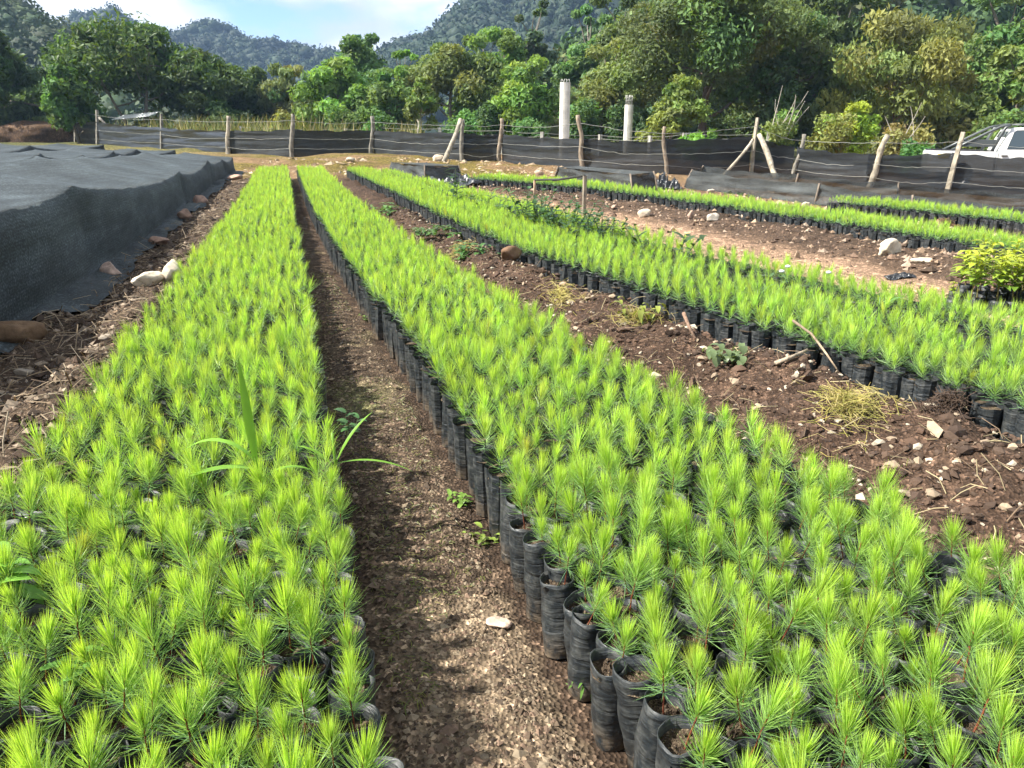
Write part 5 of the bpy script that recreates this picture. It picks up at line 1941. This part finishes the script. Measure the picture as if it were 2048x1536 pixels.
def grass_weed(label, x, y, z, blades, col, seed, name='grass_plant'):
    r = np.random.default_rng(seed)
    root = thing(name, label, 'weed', (x, y, z))
    mb = MB()
    tube(mb, [(x, y, z), (x - .004, y, z + .08), (x - .006, y + .004, z + .16)], .005, 6, np.array(col) * .9)
    part('stalk', mb, M_WEED, root)
    for (h, dx, dy, dz, L, w, dr) in blades:
        mb = MB()
        blade(mb, (x, y, z + h), (dx, dy, dz), L, w, dr, np.array(col) * r.uniform(.85, 1.2), 10)
        part('leaf', mb, M_WEED, root)


GRN = (.17, .34, .035)
zb = .22
grass_weed('maize-like weed with one tall upright blade among the left bed seedlings', -.80, 2.22, zb,
           [(.12, -.07, .04, 1.0, .36, .014, .03), (.14, -.45, .0, .60, .27, .013, 2.0), (.12, -1.0, -.15, .20, .27, .017, .8), (.05, -.9, -.5, .35, .20, .013, 1.4), (.07, .5, .1, .5, .20, .010, 1.6), (.04, .4, -.5, .4, .18, .011, 1.8)], GRN, 1)
grass_weed('weed with long narrow leaves at the path edge of the left bed', -.60, 2.42, zb,
           [(.05, 1.0, .05, .22, .27, .008, .8), (.05, .35, .25, .8, .22, .009, .9), (.02, -.5, .1, .7, .18, .009, 1.2)], GRN, 2)
grass_weed('small grass weed among left bed seedlings in mid distance', -1.30, 4.55, zb, [(.06, -.2, .3, 1, .18, .008, .9), (.06, .4, .2, .8, .17, .007, 1.2), (.05, -.5, -.2, .7, .16, .007, 1.2)], (.24, .33, .05), 3)
grass_weed('pale arching grass weed between the third and fourth beds', 1.62, 5.0, zb, [(.1, -.3, .1, 1, .24, .006, 1.3), (.1, .5, .2, .8, .22, .006, 1.5), (.1, .9, -.2, .4, .26, .007, .9), (.1, -.8, .1, .6, .2, .007, 1.2)], (.10, .19, .05), 4)
grass_weed('broad-bladed grass weed among third bed seedlings at right', 2.31, 4.75, zb, [(.08, -.5, .1, 1, .2, .013, 1.2), (.08, .6, .1, .7, .22, .015, 1.4), (.06, .2, -.3, .8, .2, .013, 1.3)], (.13, .27, .06), 5)
grass_weed('dark tufted grass weed at the right edge in the weedy gap', 2.72, 4.0, zb, [(.04, math.cos(k * .9), math.sin(k * .9), .8, .17, .006, 1.5) for k in range(9)], (.06, .12, .05), 6)


def leafy_weed(label, x, y, z, H, spread, nst, lpn, leaf, col, seed, droop=.5, name='leafy_weed', wid=.36, stemc=(.10, .14, .05)):
    """Stems with pointed leaves in pairs."""
    r = np.random.default_rng(seed)
    root = thing(name, label, 'weed', (x, y, z))
    sb, lb = MB(), MB()
    for s in range(nst):
        a = s * 2.4 + r.uniform(-.4, .4)
        q = r.uniform(.2, 1) if nst > 1 else .1
        P = limb(r, (x + spread * .5 * q * math.cos(a), y + spread * .5 * q * math.sin(a), z), (math.cos(a) * q * .7 * spread / max(H, .05), math.sin(a) * q * .7 * spread / max(H, .05), 1), H * r.uniform(.6, 1.0), 6, .02, .10)
        tube(sb, P, np.linspace(.0045, .0018, len(P)) * (H / .3) ** .5, 5, stemc, False)
        for i in range(lpn):
            f = .25 + .75 * i / max(1, lpn - 1)
            u = f * (len(P) - 1)
            i0 = min(int(u), len(P) - 2)
            p = P[i0] + (P[i0 + 1] - P[i0]) * (u - i0)
            b = i * 2.2 + r.uniform(-.3, .3)
            L = leaf * r.uniform(.65, 1.2)
            blade(lb, p, (math.cos(b), math.sin(b), r.uniform(-.1, .7)), L, L * wid * .5, droop * r.uniform(.6, 1.6), np.array(col) * r.uniform(.7, 1.3), 4, .2)
    part('stems', sb, M_WEED, root)
    part('leaves', lb, M_WEED, root)
    return root


WG = (.055, .125, .040)
zg_ = lambda x, y: float(gz(x, y)) - .01
for i, (lab, x, y, z, H, spd, nst, lpn, leaf, col, dr, wd) in enumerate([
    ('bushy dark weed clump in the gap, left part beside the shorter stake', .30, 9.9, .25, .52, .55, 14, 14, .11, WG, .6, .5),
    ('bushy dark weed clump in the gap, middle and thickest part', .58, 9.1, .24, .50, .55, 15, 14, .105, WG, .6, .5),
    ('bushy dark weed clump in the gap, nearest part', .92, 8.3, .22, .40, .45, 14, 14, .09, (.045, .10, .042), .6, .45),
    ('tall thin dark weed rising above the third bed, left of the stake frame', -.90, 12.3, .30, .68, .20, 3, 8, .20, (.045, .10, .035), .6, .34),
    ('shorter dark-leaved weed right of the tall thin one', -.33, 11.0, .28, .42, .25, 4, 7, .16, (.07, .14, .04), .6, .3),
    ('sprawling dark weed with forked stems between the third and fourth beds', 1.42, 7.1, .24, .40, .45, 5, 6, .15, (.055, .11, .035), .5, .32),
    ('low dark weed in the gap far up the third bed', -1.5, 13.7, .32, .18, .40, 6, 7, .08, WG, .6, .4),
    ('faint weed at the far end of the third bed', -2.9, 17.8, .45, .22, .50, 6, 8, .09, (.09, .16, .045), .6, .4),
    ('leafy green weed patch at the right edge of the second bed, farthest up', -2.05, 12.6, None, .20, .60, 12, 8, .12, (.10, .20, .05), 1.0, .5),
    ('leafy green weed patch beside the second bed, halfway up the strip', -.95, 9.7, None, .17, .50, 11, 8, .11, (.095, .19, .05), 1.0, .5),
    ('fresh green weed patch beside the brown rounded clod', -.42, 8.0, None, .17, .40, 11, 8, .10, (.085, .19, .05), 1.0, .5),
    ('wilted tall weed with pale drooping leaves on the soil strip', .84, 4.95, None, .20, .22, 4, 7, .085, (.26, .30, .06), 2.6, .4),
    ('wilting grey-green weed with large limp leaves on the soil strip', 1.18, 4.02, None, .11, .18, 8, 6, .075, (.12, .165, .075), 2.6, .6),
    ('little green weed on the path against the right-hand bags', -.19, 2.68, None, .07, .07, 5, 6, .032, (.16, .27, .05), 1.0, .5),
    ('small yellowish weed on the path nearer than the little green one', -.10, 2.38, None, .06, .06, 4, 5, .035, (.22, .30, .06), 1.2, .5),
    ('green weed at the foot of the bags far along the path', -1.08, 5.75, None, .09, .10, 6, 6, .035, (.15, .25, .05), 1.0, .5),
    ('tiny grass tuft at the foot of the nearest bags', .17, 1.60, None, .07, .03, 5, 3, .05, (.13, .26, .05), .6, .16),
    ('broad-leaved weed among left bed seedlings at the left picture edge', -1.24, 1.66, .23, .12, .08, 3, 5, .085, (.16, .33, .05), 1.0, .5),
    ('dark oval-leaved weed at the path edge of the left bed', -.66, 2.86, .20, .09, .07, 3, 5, .055, (.07, .16, .05), .9, .55),
    ('clover-like weed among left bed seedlings near the bottom edge', -.92, 1.38, .235, .05, .08, 7, 4, .022, (.13, .28, .06), .4, .9),
    ('tiny seedling weed with two pale leaves among left bed seedlings', -.62, 1.80, .235, .06, .02, 1, 4, .045, (.24, .40, .06), .4, .5),
    ('small weed with white flower heads in the gap beside the fourth bed', 1.95, 5.55, .24, .14, .30, 6, 7, .06, (.07, .13, .05), .6, .4),
    ('low weed at the edge of the longest cage', 4.9, 17.5, None, .12, .35, 7, 6, .09, (.09, .17, .05), .6, .4),
]):
    if z is None:
        z = zg_(x, y)
    rt = leafy_weed(lab, x, y, z, H, spd, nst, lpn, leaf, col, 1300 + i, dr, wid=wd)
    if 'white flower' in lab:
        for dx, dy in ((0, 0), (.32, -.05), (.12, .22)):
            mb = MB()
            V, T = ICO[1]
            mb.add(V * [.022, .022, .012] + [x + dx, y + dy, z + .17], None, T)
            part('flower_head', mb, M_SHEET, rt)
# moss and thin grass patches on the path
r = np.random.default_rng(71)
x, y = rand_between(r, 2600, BEDS[1][1], BEDS[2][0], 1.2, 8)
keep = fbm2(x, y, 2.2, 3, 15) > .22
x, y = x[keep], y[keep]
mb = straw('', x, y, r.uniform(.008, .03, len(x)), [(.17, .20, .045), (.12, .17, .04), (.22, .22, .06)], 73, .006, None, .0012)
tag(link('grass', mb.mesh('grass', M_WEED)), 'thin moss and grass sprigs on the path', 'grass', kind='stuff')

# ------------------------------------------------------------------ clump of leafy saplings in bags at right
def build_saplings():
    r = np.random.default_rng(17)
    bags = []
    for k in range(4):
        q = MB()
        q.add(*bag_mesh(r, 18, 9, .062, .22))
        bags.append(q.mesh('bag', M_BAG, True))
    tops = []
    for k in range(6):
        sb, lb = MB(), MB()
        P = limb(r, (0, 0, 0), (r.normal() * .08, r.normal() * .08, 1), r.uniform(.30, .40), 6, .05, .06)
        tube(sb, P, np.linspace(.005, .002, 7), 6, (.24, .22, .08), False)
        for i in range(26):
            f = .36 + .64 * i / 25
            u = f * 6
            i0 = min(int(u), 5)
            p = P[i0] + (P[i0 + 1] - P[i0]) * (u - i0)
            b = i * 2.4
            L = .13 * r.uniform(.7, 1.15) * (1.15 - .35 * f)
            young = (i / 25)
            col = np.array([.15, .27, .04]) * (1 - young) + np.array([.36, .42, .04]) * young
            blade(lb, p, (math.cos(b), math.sin(b), r.uniform(.25, .8)), L, L * .20, 1.3 * r.uniform(.7, 1.3), col * r.uniform(.8, 1.2), 5, .25)
        tops.append((sb.mesh('stem', M_WEED, True), lb.mesh('leaves', M_WEED, True)))
    soil = soil_mesh(r, .058, .20).mesh('soil', M_POTSOIL, False)
    rows = 5
    for i in range(rows):
        for j in range(10):
            x = 3.46 + j * .135 + i * .115 + r.normal() * .01
            y = 5.98 - j * .045 + i * .155 + r.normal() * .01
            if x > 4.9 or (i > 0 and j == 0 and i % 2):
                continue
            z = float(h0(x, y)) - .10
            first = (i == 0 and j == 0)
            rw = ['front row', 'second row back', 'third row back', 'fourth row back', 'last row back'][i]
            lab = ('low dried sapling in black bag at the left end of the leafy clump' if first else f'yellow-green leafy sapling in black bag, {rw} of the clump, {ORD[j + 1]} from left')
            root = thing('potted_sapling', lab, 'sapling', (x, y, z), 0, 'leafy saplings in bags at right')
            o = link('bag', bags[int(r.integers(4))], root)
            o.rotation_euler = (0, 0, r.uniform(0, 6))
            link('soil', soil, root, (0, 0, 0), r.uniform(0, 6))
            s, l = tops[int(r.integers(6))]
            a, k = r.uniform(0, 6.28), (.45 if first else r.uniform(.85, 1.15))
            for nm, me in (('stem', s), ('leaves', l)):
                q = link(nm, me, root, (0, 0, .19), a)
                q.scale = (k, k, k)


build_saplings()
